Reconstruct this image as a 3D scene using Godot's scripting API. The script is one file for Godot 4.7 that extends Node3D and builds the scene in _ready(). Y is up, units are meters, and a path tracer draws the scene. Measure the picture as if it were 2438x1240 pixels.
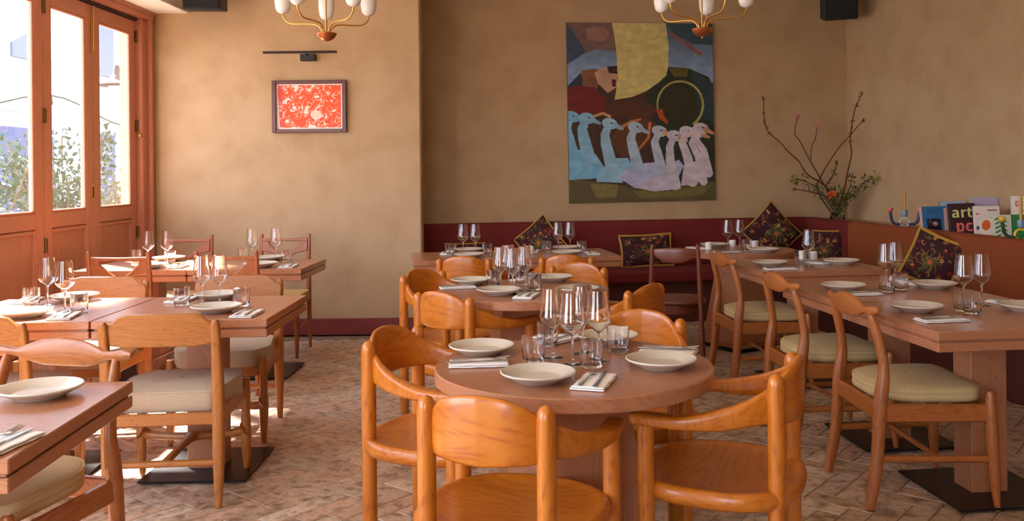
extends Node3D
# A restaurant dining room: bi-fold doors on the left, two plaster walls with paintings, a corner banquette, wooden tables laid for lunch.
# World: the camera stands at the origin looking along -z; x to the right, y up, metres.

const EXPOSURE := 12.5
const SKY_E := 1.0
const SUN_E := 1.8

# ---------------------------------------------------------------- the scene
const CORNER := Vector3(2.614, 0, -8.681)     # where the two banquette faces meet
const SKEW := 0.15708                          # the right half of the room stands 9 degrees off the doors

func corner_at(x: float, y: float, z: float) -> Vector3:
	return CORNER + Basis(Vector3.UP, SKEW) * Vector3(x, y, z)

func set_corner(o: Node3D) -> Node3D:
	o.position = CORNER
	o.rotation.y = SKEW
	return o

func yaw_of(fx: float, fz: float) -> float:
	return atan2(fx, fz)

func _ready() -> void:
	# --- camera: level lens shifted downwards, rolled half a degree
	var cam := Camera3D.new()
	cam.name = "camera"
	var near := 0.05
	cam.projection = Camera3D.PROJECTION_FRUSTUM
	cam.near = near
	cam.far = 200.0
	cam.size = 2.0 * near * 620.0 / 2120.0
	cam.frustum_offset = Vector2(-58.0, -213.0) / 2120.0 * near
	cam.position = Vector3(0, 1.375, 0)
	cam.rotation.z = -0.01
	add_child(cam)
	cam.current = true
	# --- sky, exposure, sun
	var env := Environment.new()
	env.background_mode = Environment.BG_SKY
	var sky := Sky.new()
	var sm := ProceduralSkyMaterial.new()
	sm.sky_top_color = Color(0.76, 0.86, 1.0)
	sm.sky_horizon_color = Color(0.93, 0.96, 1.0)
	sm.ground_bottom_color = Color(0.5, 0.5, 0.5)
	sm.ground_horizon_color = Color(0.72, 0.73, 0.74)
	sky.sky_material = sm
	env.sky = sky
	env.background_energy_multiplier = SKY_E
	env.tonemap_mode = Environment.TONE_MAPPER_LINEAR
	env.tonemap_exposure = EXPOSURE
	env.sdfgi_enabled = true
	env.ssao_enabled = true
	env.ssil_enabled = true
	var we := WorldEnvironment.new()
	we.name = "environment"
	we.environment = env
	add_child(we)
	var sun := DirectionalLight3D.new()
	sun.name = "sun"
	sun.light_color = Color(1.0, 0.97, 0.93)
	sun.light_energy = SUN_E
	sun.light_angular_distance = 3.0
	sun.shadow_enabled = true
	sun.sky_mode = DirectionalLight3D.SKY_MODE_LIGHT_ONLY
	add_child(sun)
	sun.look_at_from_position(Vector3.ZERO, Vector3(0.507, -0.707, 0.492))
	build_room()
	build_floor()
	build_banquette()
	build_outside()
	build_tables_and_chairs()
	build_settings()
	build_walls_dressing()
	build_ledge()

func build_room() -> void:
	var pm := plaster("limewash", rgb(176, 143, 104), rgb(187, 154, 114), rgb(193, 162, 123))
	var white := flat("ceiling_paint", rgb(236, 226, 208), 0.9)
	var b := MB.new()
	b.box(Vector3(0.9, 3.2, -3.0), Vector3(9.4, 0.2, 13.4), 0.0)
	struct("ceiling", b, flat("ceiling_paint", rgb(236, 226, 208), 0.9), "plain cream ceiling above the dining room", "ceiling")
	# left wall: head over the doors, piers, and the windows nearer the street corner
	b = MB.new()
	b.box(Vector3(-3.41, 2.93, -2.25), Vector3(0.2, 0.36, 10.7), 0.0)
	b.box(Vector3(-3.41, 1.37, -2.2), Vector3(0.2, 2.76, 0.5), 0.0)
	b.box(Vector3(-3.41, 1.37, 1.9), Vector3(0.2, 2.76, 2.4), 0.0)
	b.box(Vector3(-3.41, 1.37, -7.55), Vector3(0.2, 2.76, 0.06), 0.0)
	b.box(Vector3(-3.41, 0.2, -0.6), Vector3(0.2, 0.4, 2.7), 0.0)
	struct("wall_left", b, pm, "street wall holding the folding doors")
	b = MB.new()
	b.box(Vector3(-3.125, 2.922, -2.3), Vector3(0.37, 0.355, 10.56), 0.004)
	struct("trim_1", b, white, "pale boxed soffit running above the folding doors", "trim")
	b = MB.new()
	b.box(Vector3(-2.24, 1.55, -7.655), Vector3(2.52, 3.1, 0.15), 0.012)
	struct("wall_back", b, pm, "plaster pier wall carrying the small orange print")
	b = MB.new()
	b.box(Vector3(-2.53, 1.55, -0.25), Vector3(6.12, 3.1, 0.2), 0.0)
	set_corner(struct("wall_rear", b, pm, "plaster wall carrying the swan painting"))
	b = MB.new()
	b.box(Vector3(0.63, 1.55, 5.9), Vector3(0.2, 3.1, 12.5), 0.0)
	set_corner(struct("wall_right", b, pm, "plaster wall rising behind the ledge of books"))
	b = MB.new()  # unseen wall; its opening is added to send more daylight onto the back walls
	b.box(Vector3(0.75, 2.85, 3.1), Vector3(9.0, 0.5, 0.2), 0.0)
	b.box(Vector3(0.75, 0.25, 3.1), Vector3(9.0, 0.5, 0.2), 0.0)
	b.box(Vector3(-3.1, 1.55, 3.1), Vector3(1.3, 2.1, 0.2), 0.0)
	b.box(Vector3(2.375, 1.55, 3.1), Vector3(5.75, 2.1, 0.2), 0.0)
	struct("wall_front", b, pm, "wall behind the camera with an added window opening")
	var wd := wood("door", 1, rgb(178, 110, 80), rgb(198, 130, 98), 0.45, 0.1, 0.008, 4.5); var wz := wood("door", 2)
	# door frame
	b = MB.new()
	b.box(Vector3(-3.33, 1.34, -7.45), Vector3(0.13, 2.68, 0.115), 0.008)
	b.box(Vector3(-3.29, 1.34, -7.515), Vector3(0.12, 2.68, 0.05), 0.008)
	struct("trim_2", b, wd, "red-brown jamb beside the plaster pier", "trim")
	b = MB.new()
	b.box(Vector3(-3.335, 2.664, -4.95), Vector3(0.07, 0.022, 4.9), 0.002)
	struct("trim_3", b, flat("track", rgb(46, 38, 44), 0.5), "dark sliding track above the folding doors", "trim")
	b = MB.new()
	var prof := PackedVector2Array([Vector2(0, 0), Vector2(0.075, 0), Vector2(0.085, 0.02), Vector2(0.078, 0.034), Vector2(0.094, 0.05), Vector2(0.094, 0.07), Vector2(0, 0.07)])
	b.prism(prof, -2.45, 7.55, 0.002, Transform3D(Basis.IDENTITY, Vector3(-3.31, 2.676, 0)) * Transform3D(Basis(Vector3.UP, PI), Vector3.ZERO) * Transform3D(Basis(Vector3(-1, 0, 0), Vector3.UP, Vector3(0, 0, 1)), Vector3.ZERO))
	struct("trim_4", b, wz, "moulded red-brown head above the folding doors", "trim")
	var ed := [-7.385, -6.658, -5.985, -5.28, -4.58, -3.88, -3.18, -2.48]
	var says := ["folding door leaf with a hinge-side bolt, next after the cropped one", "narrow folding door leaf against the plaster pier", "folding door leaf cropped by the edge of the photograph"]
	var order := [[3, "narrow glazed door leaf against the plaster pier"], [2, "glazed door leaf with a tall brass bolt beside it"], [1, "glazed door leaf cropped by the picture edge"], [4, "glazed door leaf out of the picture, first"], [5, "glazed door leaf out of the picture, second"], [6, "glazed door leaf out of the picture, third"], [7, "glazed door leaf out of the picture, fourth"]]
	for i in 7:
		make_leaf(order[i][0], ed[i], ed[i + 1], order[i][1], i < 3)
	b = MB.new()
	b.box(Vector3(-1.995, 0.07, -7.568), Vector3(2.03, 0.14, 0.024), 0.004)
	struct("baseboard_back", b, flat("oxblood", rgb(126, 48, 42), 0.5), "oxblood skirting along the plaster pier", "baseboard")

func build_floor() -> void:
	var slab := MB.new()
	slab.box(Vector3(0.9, -0.112, -3.0), Vector3(9.4, 0.2, 13.4), 0.0)
	var fl := struct("floor", slab, flat("grout", rgb(128, 106, 86), 0.9), "worn herringbone brick floor", "floor")
	var tones := [rgb(206, 180, 152), rgb(212, 188, 162), rgb(196, 168, 140), rgb(210, 178, 152), rgb(192, 164, 140), rgb(220, 198, 172), rgb(204, 170, 142), rgb(200, 176, 154)]
	var ms := []
	for k in tones.size():
		var c: Color = tones[k]
		var m := StandardMaterial3D.new()
		m.resource_name = "floor_brick"
		m.albedo_texture = noise_tex("brick_%d" % (k % 4), FastNoiseLite.TYPE_SIMPLEX_SMOOTH, 0.012, [[0.0, Color(0.56, 0.53, 0.5)], [0.3, Color(0.84, 0.81, 0.78)], [0.5, Color(0.95, 0.93, 0.91)], [0.64, Color(1, 1, 1)], [0.8, Color(0.96, 0.9, 0.84)], [1.0, Color(0.72, 0.68, 0.65)]], 512, 5, 0.0, 20.0)
		m.albedo_color = c
		m.uv1_triplanar = true
		m.uv1_world_triplanar = true
		m.uv1_scale = Vector3(1.7, 1.7, 1.7)
		m.uv1_offset = Vector3(k * 0.13, 0, k * 0.29)
		m.roughness = 0.48
		m.heightmap_enabled = true
		m.heightmap_texture = noise_tex("trowel", FastNoiseLite.TYPE_SIMPLEX_SMOOTH, 0.02, [], 512, 5, 0.0, 20.0)
		m.heightmap_scale = 0.4
		ms.append(m)
	var rng := RandomNumberGenerator.new(); rng.seed = 11
	# brick shapes: worn corners, slightly uneven tops
	var L := 0.288; var W := 0.096
	var shapes := []
	for k in 6:
		var b := MB.new()
		var lo := -0.012; var ch := 0.0032
		var top := []
		var base := []
		for e in [[-1, -1], [1, -1], [1, 1], [-1, 1]]:
			var wx := rng.randf_range(0.0006, 0.0024); var wz := rng.randf_range(0.0006, 0.0026)
			base.append(Vector3(e[0] * (L / 2 - wx), lo, e[1] * (W / 2 - wz)))
			top.append(Vector3(e[0] * (L / 2 - wx - ch), rng.randf_range(-0.0022, 0.0), e[1] * (W / 2 - wz - ch)))
		var mid := []
		for i in 4:
			mid.append(Vector3(base[i].x, -0.004, base[i].z))
		b.quad(top[0], top[1], top[2], top[3], Vector3.UP)
		for i in 4:
			var j := (i + 1) % 4
			var o: Vector3 = ((base[i] + base[j]) / 2 * Vector3(1, 0, 1)).normalized()
			b.quad(mid[i], mid[j], top[j], top[i], (o + Vector3.UP).normalized())
			b.quad(base[i], base[j], mid[j], mid[i], o)
		shapes.append(b)
	var meshes := []
	for s in shapes: meshes.append(s.mesh())
	var ang := deg_to_rad(45.0 + 6.0)
	var R := Basis(Vector3.UP, ang)
	var list := []
	for gy in range(-110, 111):
		for gx in range(-110, 111):
			var k := posmod(gx - gy, 6)
			var ctr: Vector3
			var turn := 0.0
			if k == 0:
				ctr = Vector3((gx + 1.5) * W, 0, (gy + 0.5) * W)
			elif k == 5:
				ctr = Vector3((gx + 0.5) * W, 0, (gy + 1.5) * W)
				turn = PI / 2
			else:
				continue
			var p := R * ctr + Vector3(0, 0, -4.5)
			if p.x < -3.22 or p.x > 3.9 or p.z > -1.2 or p.z < -8.5:
				continue
			if p.z < -7.4 and p.x < -0.9:
				continue
			var q := CORNER + Basis(Vector3.UP, SKEW) * Vector3(0.5, 0, 0)
			if (p - CORNER).rotated(Vector3.UP, -SKEW).x > -0.3 or (p - CORNER).rotated(Vector3.UP, -SKEW).z < 0.3:
				continue
			# nearest bricks inside the frame are parts of their own
			var d := -p.z
			var px := 1277.0 + p.x / d * 2120.0
			var py := 407.0 + 1.375 / d * 2120.0
			var seen := px > -30.0 and px < 2470.0 and py < 1270.0
			list.append([(d if seen else 100.0 + d), p, ang + turn])
	list.sort_custom(func(a, b): return a[0] < b[0])
	var rest := []
	for i in tones.size():
		rest.append(MB.new())
	for i in list.size():
		var e = list[i]
		var sh := rng.randi() % shapes.size()
		var mk := rng.randi() % ms.size()
		var xf := Transform3D(Basis(Vector3.UP, e[2] + (PI if rng.randf() < 0.5 else 0.0) + rng.randf_range(-0.006, 0.006)), e[1] + Vector3(0, -rng.randf() * 0.002, 0))
		if i < 300:
			var o := MeshInstance3D.new()
			o.name = "brick"
			o.mesh = meshes[sh]
			o.material_override = ms[mk]
			o.transform = xf
			fl.add_child(o, true)
		else:
			var src: MB = shapes[sh]; var dst: MB = rest[mk]
			for j in src.v.size():
				dst.v.append(xf * src.v[j]); dst.n.append(xf.basis * src.n[j]); dst.t.append(src.t[j])
	for k in tones.size():
		var o := part(fl, "bricks_beyond", rest[k], ms[k])
		o.set_meta("kind", "stuff")

func build_banquette() -> void:
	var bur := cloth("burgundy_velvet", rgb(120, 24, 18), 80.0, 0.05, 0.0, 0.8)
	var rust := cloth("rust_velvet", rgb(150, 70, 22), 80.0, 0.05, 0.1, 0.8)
	var base := flat("banquette_base", rgb(92, 42, 30), 0.6)
	var t := set_corner(thing("banquette", "burgundy velvet banquette under the swan painting, turning into the corner", "bench"))
	var slab := func(parent: Node3D, called: String, c: Vector3, s: Vector3, m: Material, r: float) -> void:
		# upholstered block: rounded box as a loft along its longest horizontal side
		var b := MB.new()
		var alongx := s.x > s.z
		var rows := []
		var h := (s.x if alongx else s.z) / 2
		for q in [[-1.0, 0.80], [-1.0 + r * 0.35 / h, 0.95], [-1.0 + r / h, 1.0], [1.0 - r / h, 1.0], [1.0 - r * 0.35 / h, 0.95], [1.0, 0.80]]:
			var f: float = q[0]
			var g: float = 1.0 - (1.0 - q[1]) * 0.5
			if alongx:
				rows.append(MB.ring(c + Vector3(f * h, 0, 0), Vector3(0, 0, s.z / 2 * q[1]), Vector3(0, s.y / 2 * g, 0), 24, 6.0))
			else:
				rows.append(MB.ring(c + Vector3(0, 0, f * h), Vector3(s.x / 2 * q[1], 0, 0), Vector3(0, s.y / 2 * g, 0), 24, 6.0))
		b.loft(rows)
		part(parent, called, b, m)
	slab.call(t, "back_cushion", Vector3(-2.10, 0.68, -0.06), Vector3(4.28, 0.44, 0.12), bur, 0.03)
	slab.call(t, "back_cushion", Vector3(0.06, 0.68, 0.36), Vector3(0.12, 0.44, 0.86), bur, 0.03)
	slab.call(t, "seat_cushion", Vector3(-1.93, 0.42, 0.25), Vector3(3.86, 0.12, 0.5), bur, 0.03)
	var b := MB.new()
	b.box(Vector3(-1.93, 0.18, 0.2), Vector3(3.84, 0.36, 0.4), 0.004)
	part(t, "base", b, base)
	var t2 := set_corner(thing("banquette", "rust velvet banquette along the wall of books", "bench"))
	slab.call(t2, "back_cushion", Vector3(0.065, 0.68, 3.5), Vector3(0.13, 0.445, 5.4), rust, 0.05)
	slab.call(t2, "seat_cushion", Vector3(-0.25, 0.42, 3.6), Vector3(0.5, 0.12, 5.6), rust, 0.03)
	b = MB.new()
	b.box(Vector3(-0.2, 0.18, 3.6), Vector3(0.4, 0.36, 5.6), 0.004)
	part(t2, "base", b, base)
	# ledge behind the right banquette
	b = MB.new()
	b.box(Vector3(0.335, 0.43, 5.3), Vector3(0.38, 0.88, 10.8), 0.004)
	set_corner(struct("trim_5", b, mats["limewash"], "plaster ledge behind the rust banquette", "trim"))
	# cushions
	var put := func(o: Node3D, x: float, y: float, z: float, rot: Vector3) -> void:
		o.basis = Basis(Vector3.UP, SKEW) * Basis.from_euler(rot)
		o.position = corner_at(x, y, z)
	put.call(make_cushion(0.37, 0.37, 0.13, 3, "floral cushion standing on its corner, behind the table under the swan painting"), -2.64, 0.725, 0.13, Vector3(-0.18, -0.55, 0.72))
	put.call(make_cushion(0.50, 0.30, 0.13, 4, "oblong floral cushion with mustard cord, between the two back tables", 0.012), -1.64, 0.625, 0.14, Vector3(-0.22, 0, 0.03))
	put.call(make_cushion(0.43, 0.43, 0.15, 5, "large floral cushion standing on its corner, beside the banquette corner"), -0.40, 0.765, 0.13, Vector3(-0.16, 0, 0.74))
	put.call(make_cushion(0.34, 0.34, 0.12, 6, "small floral cushion half hidden behind the corner wine glass"), -0.11, 0.645, 0.62, Vector3(-0.12, -0.55, 0.0))
	put.call(make_cushion(0.37, 0.37, 0.13, 7, "tilted floral cushion with mustard edges on the rust banquette", 0.015), -0.12, 0.70, 2.28, Vector3(-0.22, -0.85, -0.38))
	put.call(make_cushion(0.36, 0.26, 0.12, 8, "floral cushion beside the plaster pier, behind the table"), -3.32, 0.60, 0.11, Vector3(-0.2, 0.05, 0.0))

func build_outside() -> void:
	var b := MB.new()
	b.box(Vector3(-18.6, -0.15, -12), Vector3(30, 0.2, 60), 0.0)
	struct("ground_outside", b, flat("paving", rgb(176, 170, 160), 0.9), "pale pavement outside the doors", "ground")
	# house across the street
	var h := Node3D.new()
	h.name = "house"
	add_child(h)
	h.position = Vector3(-13, 0, -22)
	meta(h, "pale house across the street, seen through the door glass", "building")
	b = MB.new()
	b.box(Vector3(-2, 4.5, 0), Vector3(4, 9.0, 34), 0.02)
	part(h, "facade", b, flat("stucco", rgb(176, 174, 172), 0.85))
	b = MB.new()
	b.box(Vector3(0.08, 3.05, 0), Vector3(0.24, 0.16, 34), 0.02)
	part(h, "string_course", b, flat("stucco", rgb(176, 174, 172), 0.85))
	for k in 5:
		b = MB.new()
		b.box(Vector3(0.02, 1.35, -9.0 + k * 4.2), Vector3(0.1, 2.5, 2.6), 0.01)
		part(h, "shop_window", b, flat("far_glass", rgb(66, 68, 90), 1.0))
		b = MB.new()
		b.box(Vector3(0.02, 5.2, -9.0 + k * 4.2), Vector3(0.08, 1.7, 1.1), 0.01)
		part(h, "window", b, flat("far_pale_glass", rgb(92, 94, 104), 1.0))
	# sloping cream awning seen at the upper left
	b = MB.new()
	var A := Vector3(-8.0, 3.2, -13.1); var B2 := Vector3(-8.0, 4.45, -15.9); var C := Vector3(-10.0, 6.4, -15.5); var D := Vector3(-9.6, 4.9, -9.5)
	var nn := (B2 - A).cross(D - A).normalized() * 0.03
	var rows := []
	rows.append(PackedVector3Array([A - nn, B2 - nn, C - nn, D - nn])); rows.append(PackedVector3Array([A + nn, B2 + nn, C + nn, D + nn]))
	b.loft(rows)
	b.tube([Vector3(-9.6, 0, -9.5), D], 0.03, 8)
	b.tube([Vector3(-10.0, 0, -15.5), C], 0.03, 8)
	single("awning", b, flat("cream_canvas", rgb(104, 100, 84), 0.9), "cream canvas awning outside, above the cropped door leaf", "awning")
	make_bush("leafy shrub outside the cropped door leaf", Vector3(-4.75, -0.05, -7.5), Vector3(0.62, 1.78, 0.6), 4200, 2, rgb(42, 66, 26))
	make_bush("leafy shrub outside the door leaf with the tall bolt", Vector3(-4.75, -0.05, -8.95), Vector3(0.6, 1.88, 0.62), 4200, 3, rgb(44, 66, 28))
	make_bush("low golden shrub outside the narrow door leaf", Vector3(-5.0, -0.05, -10.9), Vector3(0.5, 1.5, 0.5), 1500, 4, rgb(96, 84, 28))
	b = MB.new()
	var wp := []
	for i in 25:
		var f := i / 24.0
		wp.append(Vector3(-4.5, 2.03 - 0.10 * sin(f * TAU * 2.0 + 0.4) - 0.02 * f, lerpf(-6.4, -12.0, f)))
	b.tube(wp, 0.009, 6)
	var wire := single("festoon_wire", b, flat("green_cable", rgb(44, 56, 34), 0.8), "thin festoon wire hanging across the door glass", "wire")
	for i in [3, 8, 15, 20]:
		b = MB.new()
		b.lathe([Vector2(0.0, -0.10), Vector2(0.016, -0.085), Vector2(0.02, -0.06), Vector2(0.012, -0.03), Vector2(0.008, 0.0)], 10, wp[i])
		part(wire, "bulb_holder", b, flat("green_cable", rgb(44, 56, 34), 0.8))
	var lp := thing("street_lantern", "street lantern with a brown cap seen through the narrow door leaf", "lantern", Vector3(-6.2, -0.05, -13.2))
	b = MB.new()
	b.tube([Vector3(0, 0, 0), Vector3(0, 2.45, 0)], 0.035, 10)
	part(lp, "post", b, flat("pale_metal", rgb(214, 212, 208), 0.5))
	b = MB.new()
	b.lathe([Vector2(0.06, 2.45), Vector2(0.13, 2.75), Vector2(0.12, 2.76), Vector2(0.05, 2.46)], 6)
	part(lp, "glass", b, flat("pale_metal", rgb(214, 212, 208), 0.5))
	b = MB.new()
	b.lathe([Vector2(0.0, 2.74), Vector2(0.27, 2.74), Vector2(0.27, 2.77), Vector2(0.12, 2.84), Vector2(0.05, 2.95), Vector2(0.03, 3.05), Vector2(0.0, 3.06)], 16)
	part(lp, "cap", b, flat("brown_cap", rgb(70, 50, 38), 0.9))

func build_tables_and_chairs() -> void:
	var st := make_square_table(0.75, 0.74)
	st.position = Vector3(-1.55, 0, -4.19); st.rotation.y = deg_to_rad(1.5)
	st.set_meta("label", "square table tucked between the angular oak chairs, its aisle end in view")
	copy(st, "sunlit square table beside the folding doors, bright with glare", Vector3(-2.306, 0, -4.17), deg_to_rad(1.5))
	copy(st, "square table cropped by the lower left corner", Vector3(-1.575, 0, -2.305), deg_to_rad(4.6))
	var s2 := make_square_table(0.75, 0.68)
	s2.position = Vector3(-1.92, 0, -6.17)
	s2.set_meta("label", "square table beneath the small orange print")
	copy(s2, "far square table in the corner by the folding doors", Vector3(-2.676, 0, -6.17))
	copy(s2, "square table nearest the end of the plaster pier", Vector3(-0.551, 0, -6.645), deg_to_rad(9.4))
	copy(s2, "square table under the swan painting", Vector3(0.194, 0, -6.768), deg_to_rad(9.4))
	var s3 := make_square_table(0.82, 0.75, true)
	s3.position = Vector3(1.876, 0, -3.787); s3.rotation.y = deg_to_rad(6.7)
	s3.set_meta("label", "front right table with its corner over the nearest horned chair")
	copy(s3, "middle right table behind the front one, beside the rust banquette", Vector3(1.788, 0, -4.54), deg_to_rad(6.7))
	copy(s3, "back right table standing apart before the banquette corner", Vector3(1.724, 0, -5.80), deg_to_rad(6.7))
	var r := make_round_table(0.448)
	r.position = Vector3(0.114, 0, -2.885); r.rotation.y = deg_to_rad(24)
	r.set_meta("label", "large round table in front, ringed by orange armchairs")
	copy(r, "second round table behind the front one", Vector3(-0.08, 0, -4.70), deg_to_rad(12)).scale = Vector3(1.015, 1, 1.015)
	copy(r, "round table in the banquette corner beside the big cushion", Vector3(1.57, 0, -6.92), deg_to_rad(30)).scale = Vector3(0.95, 1, 0.95)
	# armchairs: middle between the rear posts, facing
	var a := make_armchair()
	var arm := [
		[-0.14, -2.30, 0.22, -0.6, "orange armchair nearest the camera, its back turned to it"],
		[-0.53, -3.28, 0.92, 0.39, "orange armchair at the left of the front round table"],
		[0.75, -2.715, -0.92, -0.40, "orange armchair at the right of the front round table"],
		[0.41, -3.60, -0.39, 0.92, "orange armchair behind the front round table, facing the camera"],
		[-0.453, -4.28, 0.61, -0.79, "orange armchair at the near left of the second round table"],
		[-0.67, -5.23, 0.82, 0.57, "orange armchair at the far left of the second round table, against the pale pier"],
		[0.54, -4.50, -0.82, -0.57, "orange armchair at the right of the second round table"],
		[0.25, -5.49, -0.37, 0.93, "orange armchair behind the second round table, facing the camera"],
		[-0.50, -6.06, 0.10, -0.98, "orange armchair at the table nearest the plaster pier"],
		[0.20, -6.10, 0.08, -1.0, "orange armchair at the table under the swan painting"]]
	for i in arm.size():
		var f := Vector2(arm[i][2], arm[i][3]).normalized()
		var p := Vector3(arm[i][0] + f.x * 0.215, 0, arm[i][1] + f.y * 0.215)
		if i == 0:
			a.position = p; a.rotation.y = yaw_of(f.x, f.y); a.set_meta("label", arm[i][4])
		else:
			copy(a, arm[i][4], p, yaw_of(f.x, f.y))
	var g := make_angular_chair()
	g.position = Vector3(-1.567, 0, -3.885); g.rotation.y = yaw_of(-0.09, -1)
	g.set_meta("label", "angular oak chair in the foreground, back turned, with a brown wool cushion")
	copy(g, "angular oak chair half cropped at the left edge", Vector3(-2.33, 0, -3.86), yaw_of(-0.05, -1))
	copy(g, "angular oak chair facing the camera across the table, right one", Vector3(-1.66, 0, -4.77), yaw_of(0.08, 1))
	copy(g, "angular oak chair facing the camera at the sunlit table", Vector3(-2.43, 0, -4.77), yaw_of(0.02, 1))
	var v := make_pierced_chair()
	v.position = Vector3(-2.6, 0, -5.75); v.rotation.y = PI
	v.set_meta("label", "pierced-back chair at the far table by the doors, its back to the camera")
	copy(v, "pierced-back chair at the table beneath the print, its back to the camera", Vector3(-1.93, 0, -5.75), PI)
	copy(v, "pierced-back chair against the pier, facing the camera, at the table by the doors", Vector3(-2.76, 0, -6.82), 0.0)
	copy(v, "pierced-back chair against the pier, facing the camera, at the aisle end", Vector3(-1.99, 0, -6.82), 0.0)
	var hc := make_horned_chair()
	hc.position = Vector3(1.58, 0, -3.81); hc.rotation.y = yaw_of(1, -0.03)
	hc.set_meta("label", "horned-rail chair nearest the camera in the right-hand row")
	copy(hc, "horned-rail chair in the middle of the right-hand row", Vector3(1.475, 0, -4.57), yaw_of(1, -0.08))
	copy(hc, "horned-rail chair furthest back in the right-hand row", Vector3(1.43, 0, -5.75), yaw_of(1, -0.1))
	copy(hc, "horned-rail chair tucked under the cropped corner table", Vector3(-1.605, 0, -2.645), yaw_of(-0.243, 0.97))
	var bc := make_boat_chair()
	bc.position = Vector3(1.0, 0, -6.40); bc.rotation.y = yaw_of(0.2, -0.98)

func build_settings() -> void:
	var pl := make_plate()
	for i in PLATES.size():
		var e = PLATES[i]
		var p := Vector3(e[0], 0.7506, e[1])
		if i == 0:
			pl.position = p; pl.set_meta("label", e[2])
		else:
			copy(pl, e[2], p)
	var gl := make_glass()
	for i in GLASSES.size():
		var e = GLASSES[i]
		if i == 0:
			gl.position = Vector3(e[0], 0.7506, e[1]); gl.set_meta("label", e[2])
		else:
			copy(gl, e[2], Vector3(e[0], 0.7506, e[1]))
	var tu := make_tumbler()
	for i in TUMBLERS.size():
		var e = TUMBLERS[i]
		if i == 0:
			tu.position = Vector3(e[0], 0.7506, e[1]); tu.set_meta("label", e[2])
		else:
			copy(tu, e[2], Vector3(e[0], 0.7506, e[1]))
	var na := make_napkin(); var fo := make_fork(); var kn := make_knife()
	for i in NAPKINS.size():
		var e = NAPKINS[i]
		var y := deg_to_rad(e[2])
		var B := Basis(Vector3.UP, y)
		var p := Vector3(e[0], 0.7506, e[1])
		var n: Node3D = na if i == 0 else copy(na, "", p)
		n.position = p; n.rotation.y = y
		n.set_meta("label", "folded linen napkin on " + e[4])
		var f: Node3D = fo if i == 0 else copy(fo, "", p)
		f.position = p + B * Vector3(0.02, 0.0125, -0.004); f.rotation.y = y - 0.03
		f.set_meta("label", "steel fork lying on the napkin, " + e[4])
		var k: Node3D = kn if i == 0 else copy(kn, "", p)
		k.position = p + B * Vector3(-0.018, 0.0125, -0.002); k.rotation.y = y + 0.05
		k.set_meta("label", "steel knife lying on the napkin, " + e[4])
	# little white pots on the back tables
	var b := MB.new()
	b.lathe([Vector2(0.0, 0.0), Vector2(0.022, 0.0), Vector2(0.026, 0.004), Vector2(0.027, 0.055), Vector2(0.026, 0.058), Vector2(0.0235, 0.058), Vector2(0.0235, 0.04), Vector2(0.0, 0.04)], 20)
	var pot := single("candle_pot", b, flat("white_ceramic", rgb(236, 230, 222), 0.3), "", "candle holder", "small white pots on the back tables")
	var pots := [[1.335, -6.93, "small white pot near the aisle edge of the corner round table"], [1.56, -7.11, "small white pot at the back of the corner round table"], [1.72, -7.03, "small white pot beside the big cushion on the corner round table"], [1.80, -6.04, "small white pot at the back of the back right table, beside another"], [1.88, -6.06, "small white pot at the back right table, nearer the banquette"], [-0.05, -6.70, "small white pot between the two tables under the painting"]]
	for i in pots.size():
		if i == 0:
			pot.position = Vector3(pots[i][0], 0.75, pots[i][1]); pot.set_meta("label", pots[i][2])
		else:
			copy(pot, pots[i][2], Vector3(pots[i][0], 0.75, pots[i][1]))

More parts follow.
